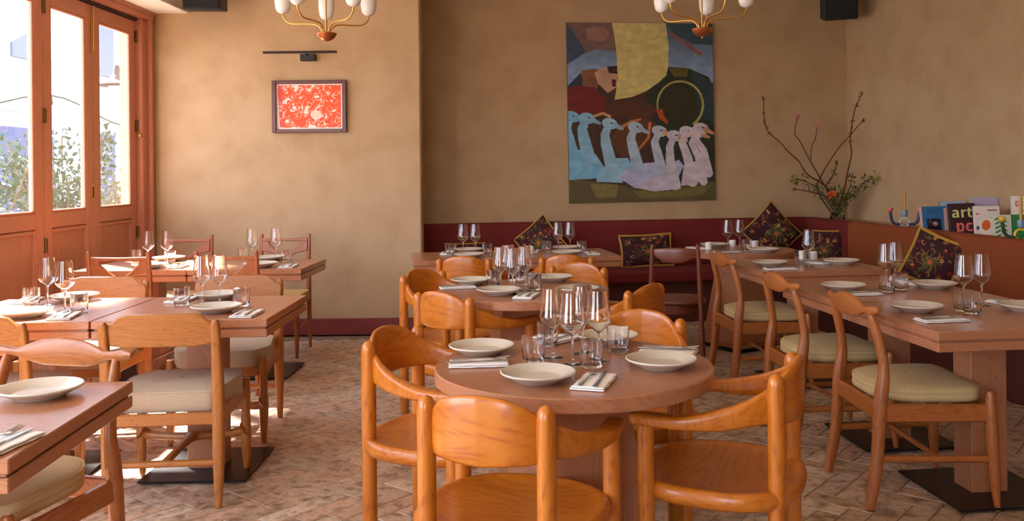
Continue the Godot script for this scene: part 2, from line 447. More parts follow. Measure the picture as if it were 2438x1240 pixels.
func build_walls_dressing() -> void:
	# swan painting on canvas
	var t := thing("painting", "large unframed painting of swans under a pale yellow sail", "painting")
	var bs := Basis(Vector3.UP, SKEW) * Basis(Vector3.BACK, 0.008)
	t.basis = bs
	t.position = corner_at(-1.597, 1.928, -0.15)
	var b := MB.new()
	b.box(Vector3(0, 0, 0.0165), Vector3(1.445, 1.715, 0.033), 0.002)
	part(t, "canvas", b, flat("canvas_edge", rgb(92, 84, 66), 0.8))
	b = MB.new()
	b.quad(Vector3(-0.7215, -0.8565, 0.034), Vector3(0.7215, -0.8565, 0.034), Vector3(0.7215, 0.8565, 0.034), Vector3(-0.7215, 0.8565, 0.034), Vector3.BACK)
	part(t, "painted_face", b, img_mat("swan_painting", swan_picture(), 0.5))
	# small framed print
	t = thing("framed_print", "small orange and white abstract print in a dark red frame", "picture", Vector3(-1.922, 1.942, -7.58))
	b = MB.new()
	for q in [[Vector3(0, 0.207, 0.018), Vector3(0.561, 0.03, 0.034)], [Vector3(0, -0.207, 0.018), Vector3(0.561, 0.03, 0.034)], [Vector3(-0.298, 0, 0.018), Vector3(0.034, 0.444, 0.036)], [Vector3(0.298, 0, 0.018), Vector3(0.034, 0.444, 0.036)]]:
		b.box(q[0], q[1], 0.003)
	part(t, "frame", b, flat("frame_red", rgb(92, 36, 32), 0.25))
	b = MB.new()
	b.quad(Vector3(-0.283, -0.195, 0.012), Vector3(0.283, -0.195, 0.012), Vector3(0.283, 0.195, 0.012), Vector3(-0.283, 0.195, 0.012), Vector3.BACK)
	part(t, "print", b, img_mat("orange_print", orange_print(), 0.6))
	# picture light
	t = thing("picture_light", "slim black picture light above the orange print", "lamp", Vector3(-1.97, 2.39, -7.58))
	b = MB.new()
	b.tube([Vector3(-0.309, 0, 0.12), Vector3(0.309, 0, 0.12)], 0.0105, 10)
	part(t, "bar", b, flat("matt_black", rgb(36, 30, 30), 0.6))
	b = MB.new()
	b.box(Vector3(0.045, -0.035, 0.03), Vector3(0.125, 0.055, 0.06), 0.003)
	part(t, "mount", b, flat("matt_black", rgb(36, 30, 30), 0.6))
	b = MB.new()
	b.tube([Vector3(0.045, -0.02, 0.05), Vector3(0.045, 0.0, 0.12)], 0.006, 8)
	part(t, "arm", b, flat("matt_black", rgb(36, 30, 30), 0.6))
	make_chandelier("brass chandelier with opal cups in front of the plaster pier", Vector3(-1.219, 2.145, -5.2), -12.6, 3.1)
	make_chandelier("brass chandelier with opal cups in front of the swan painting", Vector3(0.976, 2.15, -5.2), 17.0, 3.1)
	make_speaker("black speaker hung under the ceiling near the door soffit", Vector3(-2.69, 2.92, -7.26), Vector3(0.12, 0.12, 0), Vector3(0.30, 0.42, 0.26))
	make_speaker("black speaker hung high in the corner beside the swan painting", Vector3(2.87, 3.0 - 0.02, -8.40), Vector3(0.22, -0.18, 0.03), Vector3(0.31, 0.40, 0.26))

func book(label: String, v: float, x: float, w: float, h: float, th: float, yaw: float, cover: Color, spine: Color, roll := 0.0, im: Image = null) -> Node3D:
	var t := thing("book", label, "book", Vector3.ZERO, 0.0, "books on the ledge")
	t.basis = Basis(Vector3.UP, yaw) * Basis(Vector3.BACK, roll) * Basis(Vector3.RIGHT, -0.17)
	t.position = corner_at(x, 0.872, v)
	var b := MB.new()
	b.box(Vector3(0, h / 2, -th / 2 + 0.001), Vector3(w - 0.006, h - 0.006, th - 0.004), 0.001)
	part(t, "pages", b, flat("paper", rgb(226, 216, 198), 0.9))
	b = MB.new()
	b.box(Vector3(0, h / 2, 0), Vector3(w, h, 0.0025), 0.0008)
	b.box(Vector3(0, h / 2, -th), Vector3(w, h, 0.0025), 0.0008)
	part(t, "cover", b, flat("cover_%s" % cover.to_html(false), cover, 0.4))
	b = MB.new()
	b.box(Vector3(-w / 2, h / 2, -th / 2), Vector3(0.003, h, th), 0.0008)
	part(t, "spine", b, flat("cover_%s" % spine.to_html(false), spine, 0.4))
	if im:
		b = MB.new()
		b.quad(Vector3(-w / 2 + 0.002, 0.002, 0.0018), Vector3(w / 2 - 0.002, 0.002, 0.0018), Vector3(w / 2 - 0.002, h - 0.002, 0.0018), Vector3(-w / 2 + 0.002, h - 0.002, 0.0018), Vector3.BACK)
		part(t, "cover_print", b, img_mat("print_" + label.substr(0, 12), im, 0.4))
	return t

func lettering(parent: Node3D, s: String, at: Vector3, size: float, c: Color) -> void:
	var tm := TextMesh.new()
	var f := SystemFont.new()
	f.font_names = PackedStringArray(["Droid Sans"])
	f.font_weight = 700
	tm.font = f
	tm.text = s
	tm.font_size = 32
	tm.pixel_size = size / 32.0
	tm.depth = 0.0012
	var o := MeshInstance3D.new()
	o.name = "lettering"
	o.mesh = tm
	o.material_override = flat("ink_%s" % c.to_html(false), c, 0.5)
	parent.add_child(o, true)
	o.position = at

func build_ledge() -> void:
	# vase with water-clear glass
	var t := thing("glass_vase", "clear glass vase of branches on the ledge in the room corner", "vase", Vector3(2.90, 0.87, -8.58))
	var b := MB.new()
	b.lathe([Vector2(0.0, 0.0), Vector2(0.06, 0.0), Vector2(0.066, 0.006), Vector2(0.07, 0.06), Vector2(0.076, 0.15), Vector2(0.088, 0.2), Vector2(0.085, 0.2), Vector2(0.073, 0.15), Vector2(0.067, 0.06), Vector2(0.06, 0.012), Vector2(0.0, 0.012)], 28)
	part(t, "body", b, glass_mat())
	var bark := flat("bark", rgb(92, 52, 34), 0.8)
	var green := flat("stem_leaf", rgb(84, 92, 36), 0.55)
	green.backlight_enabled = true
	green.backlight = Color(0.15, 0.2, 0.06)
	var pink := flat("pink_petal", rgb(206, 124, 132), 0.6)
	var rng := RandomNumberGenerator.new(); rng.seed = 77
	var foot := Vector3(2.90, 0.90, -8.58)
	var brs := [
		["bare branch with buds reaching furthest left from the vase", [foot + Vector3(0.03, 0, 0), Vector3(2.85, 1.10, -8.56), Vector3(2.736, 1.22, -8.5), Vector3(2.587, 1.317, -8.5), Vector3(2.503, 1.446, -8.5), Vector3(2.419, 1.522, -8.5), Vector3(2.324, 1.63, -8.5), Vector3(2.218, 1.727, -8.5), Vector3(2.182, 1.855, -8.5), Vector3(2.173, 2.047, -8.5)], 9, 0],
		["forked branch with two pink blossoms", [foot + Vector3(0.02, 0, 0.02), Vector3(2.83, 1.08, -8.54), Vector3(2.741, 1.199, -8.45), Vector3(2.678, 1.306, -8.45), Vector3(2.595, 1.455, -8.45), Vector3(2.501, 1.637, -8.45), Vector3(2.454, 1.711, -8.45), Vector3(2.482, 1.86, -8.45)], 0, 1],
		["thin branch leaning right with a dark bud at its tip", [foot + Vector3(-0.03, 0, 0), Vector3(2.70, 1.16, -8.56), Vector3(2.731, 1.294, -8.55), Vector3(2.84, 1.476, -8.55), Vector3(2.927, 1.593, -8.55), Vector3(3.036, 1.71, -8.55), Vector3(3.12, 1.83, -8.5)], 0, 2],
		["tallest crooked branch rising from the vase", [foot + Vector3(-0.02, 0, -0.02), Vector3(2.903, 1.104, -8.45), Vector3(2.948, 1.388, -8.4), Vector3(2.975, 1.514, -8.4), Vector3(2.961, 1.62, -8.4), Vector3(2.972, 1.725, -8.4), Vector3(3.011, 1.925, -8.4), Vector3(3.08, 2.072, -8.4)], 10, 3],
		["short twig pointing left from the vase", [foot + Vector3(0.01, 0.02, 0.03), Vector3(2.80, 1.08, -8.5), Vector3(2.639, 1.138, -8.4), Vector3(2.545, 1.16, -8.4), Vector3(2.429, 1.182, -8.4)], 5, 4],
		["short upright sprig in the middle of the vase", [foot + Vector3(0, 0.02, 0.02), Vector3(2.80, 1.10, -8.52), Vector3(2.768, 1.209, -8.5), Vector3(2.843, 1.326, -8.5), Vector3(2.866, 1.421, -8.5)], 22, 5]]
	for e in brs:
		var br := thing("branch", e[0], "branch", Vector3.ZERO, 0.0, "branches in the glass vase")
		var path := smooth_path(e[1], 4)
		var rr := []
		for i in path.size(): rr.append(lerpf(0.0085, 0.004, float(i) / (path.size() - 1)))
		b = MB.new()
		b.tube(path, rr, 6)
		if e[3] == 1:
			b.tube(smooth_path([Vector3(2.605, 1.445, -8.45), Vector3(2.612, 1.572, -8.45), Vector3(2.65, 1.656, -8.45), Vector3(2.667, 1.762, -8.45)], 4), 0.0045, 6)
		part(br, "stem", b, bark)
		if e[2] > 0:
			b = MB.new()
			leafy(b, rng, path, e[2], 0.035, 0.012, 0.45)
			part(br, "leaves", b, green).set_meta("kind", "stuff")
		var tip: Vector3 = path[path.size() - 1]
		if e[3] == 1:
			for c in [tip, Vector3(2.667, 1.762, -8.45)]:
				b = MB.new()
				for i in 14: leaf_quad(b, c, (rand_dir(rng) + Vector3.UP * 0.4).normalized(), rand_dir(rng), 0.036, 0.03)
				part(br, "blossom", b, pink)
		else:
			for k in (4 if e[3] in [0, 3] else 1):
				var c: Vector3 = path[path.size() - 1 - k * 3]
				b = MB.new()
				for i in 7: leaf_quad(b, c, rand_dir(rng), rand_dir(rng), 0.028, 0.016)
				part(br, "bud", b, flat("bud", rgb(88, 52, 44), 0.7))
	var sprays := [["leafy spray leaning left out of the vase", [foot, Vector3(2.80, 1.03, -8.54), Vector3(2.66, 1.19, -8.46), Vector3(2.52, 1.26, -8.43), Vector3(2.44, 1.275, -8.42)], rgb(190, 160, 50)], ["leafy spray leaning right out of the vase", [foot, Vector3(2.95, 1.04, -8.52), Vector3(3.02, 1.14, -8.44), Vector3(3.08, 1.24, -8.36), Vector3(3.15, 1.285, -8.30)], rgb(214, 176, 50)], ["dense low greenery filling the vase", [foot, Vector3(2.89, 1.0, -8.55), Vector3(2.88, 1.08, -8.52), Vector3(2.87, 1.13, -8.5)], rgb(84, 92, 36)], ["light feathery sprig behind the orange flower", [foot, Vector3(2.95, 1.05, -8.55), Vector3(3.0, 1.2, -8.52), Vector3(3.02, 1.32, -8.5)], rgb(190, 160, 50)]]
	for k in sprays.size():
		var e = sprays[k]
		var sp := thing("leafy_spray", e[0], "foliage", Vector3.ZERO, 0.0, "leafy sprays in the glass vase")
		var path := smooth_path(e[1], 4)
		b = MB.new(); b.tube(path, 0.004, 6)
		part(sp, "stem", b, bark)
		b = MB.new()
		leafy(b, rng, path, [110, 120, 150, 40][k], 0.042, [0.035, 0.04, 0.075, 0.03][k], 0.12)
		part(sp, "leaves", b, green).set_meta("kind", "stuff")
		if k < 2:
			b = MB.new()
			for i in 12: leaf_quad(b, path[path.size() - 1], rand_dir(rng), rand_dir(rng), 0.03, 0.02)
			part(sp, "flower", b, flat("yellow_petal_%d" % k, e[2], 0.6))
	var fl := thing("orange_flower", "orange flower at the mouth of the glass vase", "flower")
	b = MB.new()
	b.tube([foot + Vector3(0.0, 0.02, 0.03), Vector3(2.86, 1.02, -8.50), Vector3(2.79, 1.115, -8.42)], 0.004, 6)
	part(fl, "stem", b, flat("stem_leaf", rgb(84, 92, 36), 0.55))
	b = MB.new()
	for i in 46: leaf_quad(b, Vector3(2.79, 1.12, -8.41), (rand_dir(rng) + Vector3(0, 0.35, 0.5)).normalized(), rand_dir(rng), 0.05, 0.036)
	part(fl, "petals", b, flat("orange_petal", rgb(228, 106, 48), 0.6))
	# books
	var ya := -0.25
	book("pale blue book with a dark top edge, behind the blue cat book", 1.76, 0.40, 0.19, 0.235, 0.02, ya, rgb(150, 168, 190), rgb(44, 44, 52), 0.02)
	var im := Image.create(72, 88, false, Image.FORMAT_RGB8)
	im.fill(rgb(54, 112, 156))
	im.fill_rect(Rect2i(14, 8, 50, 3), rgb(34, 80, 116)); im.fill_rect(Rect2i(18, 15, 42, 3), rgb(34, 80, 116)); im.fill_rect(Rect2i(14, 22, 30, 3), rgb(34, 80, 116))
	im.fill_rect(Rect2i(12, 42, 42, 42), rgb(40, 34, 44))
	fill_poly(im, [Vector2(16, 44), Vector2(24, 44), Vector2(28, 56), Vector2(18, 58)], rgb(92, 66, 74))
	fill_ell(im, Vector2(36, 60), Vector2(9, 8), 0, rgb(150, 116, 126)); fill_ell(im, Vector2(36, 58), Vector2(4, 3), 0, rgb(206, 190, 190)); fill_ell(im, Vector2(30, 76), Vector2(14, 7), 0, rgb(24, 22, 28))
	book("blue book with a dark picture and a pink spine", 1.84, 0.19, 0.19, 0.20, 0.045, -0.02, rgb(54, 112, 156), rgb(226, 176, 164), 0.02, im)
	book("tall lilac book standing behind the dark red one", 2.11, 0.42, 0.19, 0.275, 0.03, ya, rgb(176, 160, 180), rgb(190, 176, 196))
	book("dull pink book just left of the dark red one", 2.06, 0.22, 0.16, 0.195, 0.02, -0.1, rgb(196, 156, 140), rgb(196, 156, 140))
	var rb := book("dark red book lettered in pale green and coral", 2.17, 0.20, 0.185, 0.235, 0.03, ya + 0.1, rgb(58, 26, 32), rgb(58, 26, 32), 0.03)
	lettering(rb, "art", Vector3(0.0, 0.165, 0.002), 0.105, rgb(206, 206, 128))
	lettering(rb, "pc", Vector3(0.005, 0.065, 0.002), 0.115, rgb(226, 104, 92))
	book("taupe book showing only its edge, right of the dark red one", 2.30, 0.30, 0.14, 0.215, 0.03, -0.3, rgb(140, 118, 104), rgb(150, 128, 112))
	im = Image.create(64, 88, false, Image.FORMAT_RGB8)
	im.fill(rgb(228, 214, 200))
	fill_ell(im, Vector2(30, 58), Vector2(22, 25), 0.2, rgb(238, 228, 206)); fill_ell(im, Vector2(28, 54), Vector2(11, 15), 0.25, rgb(222, 104, 40))
	stroke(im, [Vector2(44, 34), Vector2(54, 30), Vector2(58, 50), Vector2(54, 78)], 2, 3, rgb(134, 60, 46))
	im.fill_rect(Rect2i(34, 10, 24, 3), rgb(110, 70, 70)); im.fill_rect(Rect2i(4, 20, 8, 4), rgb(212, 90, 60)); fill_ell(im, Vector2(7, 62), Vector2(4, 6), 0.3, rgb(60, 84, 130))
	book("white book with an orange yolk shape on its cover", 2.43, 0.21, 0.175, 0.225, 0.02, ya + 0.12, rgb(228, 214, 200), rgb(228, 214, 200), 0.0, im)
	im = Image.create(96, 128, false, Image.FORMAT_RGB8)
	im.fill(rgb(232, 220, 208))
	for i in 6:
		im.fill_rect(Rect2i(10 + i * 13, 14, 9, 16), [rgb(216, 84, 110), rgb(86, 140, 92), rgb(206, 70, 110), rgb(226, 176, 80), rgb(150, 120, 180), rgb(220, 100, 60)][i])
		fill_ell(im, Vector2(15 + i * 13, 22), Vector2(2, 5), 0, rgb(232, 220, 208))
	fill_ell(im, Vector2(26, 46), Vector2(6, 10), 0.4, rgb(120, 160, 112)); fill_ell(im, Vector2(60, 70), Vector2(10, 7), 0.1, rgb(220, 150, 130))
	book("tall white book with coloured letters across its top", 2.66, 0.36, 0.21, 0.30, 0.025, ya + 0.05, rgb(232, 220, 208), rgb(222, 208, 196), 0.0, im)
	im = Image.create(48, 72, false, Image.FORMAT_RGB8)
	im.fill(rgb(222, 216, 196))
	for i in 9:
		fill_ell(im, Vector2(10 + (i * 17) % 34, 10 + i * 6.5), Vector2(10, 3), 0.6 if i % 2 else -0.5, rgb(84, 132, 78))
	book("small pale book with green leaves on its cover", 2.62, 0.19, 0.12, 0.17, 0.02, ya + 0.1, rgb(222, 216, 196), rgb(222, 216, 196), 0.0, im)
	book("bright green book at the cropped end of the ledge", 2.79, 0.22, 0.16, 0.18, 0.02, ya + 0.05, rgb(38, 128, 62), rgb(226, 224, 206))
	# candle holders
	candelabrum("three-armed blue ceramic candle holder with pink cups, left of the books", corner_at(0.21, 0.885, 1.38), rgb(38, 48, 92), rgb(228, 110, 104), rgb(196, 190, 178), 0.24)
	candelabrum("green and yellow ceramic candle holder at the cropped end of the ledge", corner_at(0.135, 0.885, 2.86), rgb(44, 62, 44), rgb(226, 186, 52), rgb(226, 186, 52), 0.22)

func candelabrum(label: String, at: Vector3, body: Color, cups: Color, ring_c: Color, cand: float) -> void:
	var t := thing("candle_holder", label, "candle holder", at, -0.35)
	var s := 0.85
	var gl := flat("glaze_%s" % body.to_html(false), body, 0.25)
	for sx in [-1.0, 1.0]:
		var b := MB.new()
		b.tube(smooth_path([Vector3(sx * 0.03, 0.03, 0) * s, Vector3(sx * 0.075, 0.025, 0) * s, Vector3(sx * 0.11, 0.05, 0) * s, Vector3(sx * 0.125, 0.10, 0) * s, Vector3(sx * 0.13, 0.15, 0) * s], 4), 0.0135 * s, 10)
		part(t, "arm", b, gl)
		b = MB.new()
		b.lathe([Vector2(0.0, -0.012), Vector2(0.014, -0.012), Vector2(0.024, 0.0), Vector2(0.025, 0.016), Vector2(0.018, 0.022), Vector2(0.012, 0.02), Vector2(0.0, 0.005)], 16, Vector3(sx * 0.13, 0.158, 0) * s)
		part(t, "cup", b, flat("glaze_%s" % cups.to_html(false), cups, 0.3))
	var rows := []
	for i in 25:
		var a := TAU * i / 24
		var d := Vector3(cos(a), sin(a), 0)
		rows.append(MB.ring(Vector3(0, 0.045, 0) * s + d * 0.042 * s, d * 0.011 * s, Vector3(0, 0, 0.013 * s), 8))
	var b2 := MB.new()
	b2.grid(rows)
	part(t, "ring_foot", b2, flat("glaze_%s" % ring_c.to_html(false), ring_c, 0.3))
	var b3 := MB.new()
	b3.lathe([Vector2(0.0, 0.085), Vector2(0.02, 0.085), Vector2(0.024, 0.10), Vector2(0.023, 0.135), Vector2(0.014, 0.138), Vector2(0.0, 0.12)], 16)
	part(t, "socket", b3, flat("glaze_sky", rgb(120, 140, 172), 0.3))
	var b4 := MB.new()
	b4.tube([Vector3(0, 0.12, 0), Vector3(0.001, 0.12 + cand * 0.75, 0), Vector3(0.0, 0.12 + cand * 0.8, 0)], [0.0105, 0.0085, 0.002], 10)
	part(t, "candle", b4, flat("wax", rgb(206, 146, 62), 0.5))

# ---------------------------------------------------------------- where everything on the tables stands
const PLATES := [
	[-0.001, -2.647, "pale stoneware plate on front round table, nearest the camera"],
	[-0.194, -3.061, "pale stoneware plate on front round table, at its left seat"],
	[0.389, -2.816, "pale stoneware plate on front round table, at its right seat"],
	[0.252, -3.231, "pale stoneware plate on front round table, at its far seat"],
	[-0.196, -4.516, "pale stoneware plate on second round table, nearest the camera"],
	[-0.368, -4.947, "pale stoneware plate on second round table, at its left seat"],
	[0.204, -4.534, "pale stoneware plate on second round table, at its right seat"],
	[0.092, -5.045, "pale stoneware plate on second round table, at its far seat"],
	[-0.494, -6.470, "pale stoneware plate on table at the plaster pier, on the near side"],
	[-0.530, -6.885, "pale stoneware plate on table at the plaster pier, on the far side"],
	[0.225, -6.600, "pale stoneware plate on table under the swan painting, on the near side"],
	[0.235, -7.000, "pale stoneware plate on table under the swan painting, on the far side"],
	[1.690, -6.644, "pale stoneware plate on corner round table, in front of the big cushion"],
	[1.420, -7.130, "pale stoneware plate on corner round table, on the far side"],
	[1.496, -5.718, "pale stoneware plate on back right table, on the aisle side"],
	[1.975, -5.778, "pale stoneware plate on back right table, on the banquette side"],
	[1.567, -4.561, "pale stoneware plate on middle right table, on the aisle side"],
	[2.045, -4.591, "pale stoneware plate on middle right table, on the banquette side"],
	[1.641, -3.862, "pale stoneware plate on front right table, on the aisle side"],
	[2.106, -3.843, "pale stoneware plate on front right table, on the banquette side"],
	[-2.275, -3.950, "pale stoneware plate on sunlit table beside the folding doors, on the near side"],
	[-2.315, -4.454, "pale stoneware plate on sunlit table beside the folding doors, on the far side"],
	[-1.458, -4.041, "pale stoneware plate on table behind the angular-backed chair, on the near side"],
	[-1.604, -4.464, "pale stoneware plate on table behind the angular-backed chair, on the far side"],
	[-2.600, -5.970, "pale stoneware plate on far table by the folding doors, on the near side"],
	[-2.668, -6.449, "pale stoneware plate on far table by the folding doors, on the far side"],
	[-1.850, -5.965, "pale stoneware plate on table under the orange print, on the near side"],
	[-1.927, -6.404, "pale stoneware plate on table under the orange print, on the far side"],
	[-1.410, -2.520, "pale stoneware plate on cropped table at lower left, half out of frame"],
]
const GLASSES := [
	[0.048, -2.975, "empty wine glass on front round table, leftmost of four"],
	[0.110, -2.869, "empty wine glass on front round table, nearest of four"],
	[0.153, -3.038, "empty wine glass on front round table, furthest of four"],
	[0.199, -2.916, "empty wine glass on front round table, rightmost of four"],
	[-0.191, -4.615, "empty wine glass on second round table, leftmost of four"],
	[-0.153, -4.727, "empty wine glass on second round table, furthest of four"],
	[-0.126, -4.531, "empty wine glass on second round table, nearest of four"],
	[-0.068, -4.638, "empty wine glass on second round table, rightmost of four"],
	[-0.555, -6.680, "empty wine glass on table at the plaster pier, left of its pair"],
	[-0.462, -6.670, "empty wine glass on table at the plaster pier, right of its pair"],
	[0.160, -6.800, "empty wine glass on table under the swan painting, left of its pair"],
	[0.252, -6.800, "empty wine glass on table under the swan painting, right of its pair"],
	[1.470, -6.860, "empty wine glass on corner round table, left of its pair"],
	[1.570, -6.900, "empty wine glass on corner round table, right of its pair"],
	[1.729, -5.675, "empty wine glass on back right table, the only one there"],
	[1.800, -4.600, "empty wine glass on middle right table, left of its pair"],
	[1.880, -4.680, "empty wine glass on middle right table, right of its pair"],
	[1.900, -3.970, "empty wine glass on front right table, left of its pair"],
	[2.000, -4.010, "empty wine glass on front right table, right of its pair"],
	[-2.364, -4.297, "empty wine glass on sunlit table beside the folding doors, left of its pair"],
	[-2.179, -4.105, "empty wine glass on sunlit table beside the folding doors, right of its pair"],
	[-1.617, -4.290, "empty wine glass on table behind the angular-backed chair, left of its pair"],
	[-1.540, -4.310, "empty wine glass on table behind the angular-backed chair, right of its pair"],
	[-2.721, -6.228, "empty wine glass on far table by the folding doors, left of its pair"],
	[-2.583, -6.215, "empty wine glass on far table by the folding doors, right of its pair"],
	[-2.038, -6.363, "empty wine glass on table under the orange print, left of its pair"],
	[-1.871, -6.377, "empty wine glass on table under the orange print, right of its pair"],
]
const TUMBLERS := [
	[-0.016, -2.913, "clear water tumbler on front round table, by the left plate"],
	[0.034, -3.183, "clear water tumbler on front round table, by the far napkin"],
	[0.169, -2.829, "clear water tumbler on front round table, by the front napkin"],
	[0.275, -3.061, "clear water tumbler on front round table, before the far plate"],
	[-0.243, -4.872, "clear water tumbler on second round table, by the left plate"],
	[-0.017, -4.683, "clear water tumbler on second round table, by the right plate"],
	[-0.085, -4.896, "clear water tumbler on second round table, by the far plate"],
	[-0.650, -6.700, "clear water tumbler on table at the plaster pier, by the left glass"],
	[-0.372, -6.660, "clear water tumbler on table at the plaster pier, by the right glass"],
	[0.070, -6.830, "clear water tumbler on table under the swan painting, by the left glass"],
	[0.342, -6.820, "clear water tumbler on table under the swan painting, by the right glass"],
	[1.600, -6.800, "clear water tumbler on corner round table, between plates and glasses"],
	[1.728, -5.856, "clear water tumbler on back right table, beside the wine glass"],
	[1.755, -4.471, "clear water tumbler on middle right table, left of its pair"],
	[1.852, -4.543, "clear water tumbler on middle right table, right of its pair"],
	[1.839, -3.850, "clear water tumbler on front right table, left of its pair"],
	[1.845, -3.782, "clear water tumbler on front right table, right of its pair"],
	[-2.445, -4.300, "clear water tumbler on sunlit table beside the folding doors, on the far side"],
	[-2.100, -4.080, "clear water tumbler on sunlit table beside the folding doors, on the near side"],
	[-1.700, -4.253, "clear water tumbler on table behind the angular-backed chair, on the far side"],
	[-1.399, -4.207, "clear water tumbler on table behind the angular-backed chair, on the near side"],
	[-2.890, -6.420, "clear water tumbler on far table by the folding doors, on the far side"],
	[-2.598, -6.301, "clear water tumbler on far table by the folding doors, on the near side"],
	[-2.120, -6.430, "clear water tumbler on table under the orange print, on the far side"],
	[-1.777, -6.308, "clear water tumbler on table under the orange print, on the near side"],
]
const NAPKINS := [
	[-0.193, -2.879, 95, 3, "front round table, by the left plate"],
	[0.164, -2.613, 163, 3, "front round table, by the front plate"],
	[0.446, -3.050, 71, 3, "front round table, behind the right plate"],
	[0.077, -3.281, 137, 3, "front round table, by the far plate"],
	[-0.427, -4.780, 103, 3, "second round table, by the left plate"],
	[-0.055, -4.434, 167, 3, "second round table, by the front plate"],
	[-0.058, -5.104, 136, 3, "second round table, by the far plate"],
	[-0.684, -6.783, -180, 3, "table at the plaster pier, by the near plate"],
	[0.410, -6.670, -176, 3, "table under the swan painting, by the near plate"],
	[-0.033, -6.887, 174, 3, "table under the swan painting, by the far plate"],
	[1.270, -7.000, 62, 3, "corner round table, on its left edge"],
	[1.420, -6.660, 107, 3, "corner round table, before the glasses"],
	[1.505, -5.509, 96, 3, "back right table, on the aisle side"],
	[1.826, -5.846, 36, 3, "back right table, on the banquette side"],
	[1.589, -4.379, 98, 3, "middle right table, on the aisle side"],
	[1.995, -4.758, 26, 3, "middle right table, on the banquette side"],
	[1.638, -3.613, 99, 3, "front right table, on the aisle side"],
	[2.140, -4.030, 24, 3, "front right table, on the banquette side"],
	[-2.093, -3.938, -168, 3, "sunlit table beside the folding doors, on the near side"],
	[-2.540, -4.430, -172, 3, "sunlit table beside the folding doors, on the far side"],
	[-1.290, -3.950, 180, 3, "table behind the angular-backed chair, on the near side"],
	[-1.760, -4.407, 177, 3, "table behind the angular-backed chair, on the far side"],
	[-2.420, -6.000, -177, 3, "far table by the folding doors, on the near side"],
	[-1.665, -5.965, -178, 3, "table under the orange print, on the near side"],
	[-1.247, -2.054, 173, 1, "cropped table at lower left, by its plate"],
]

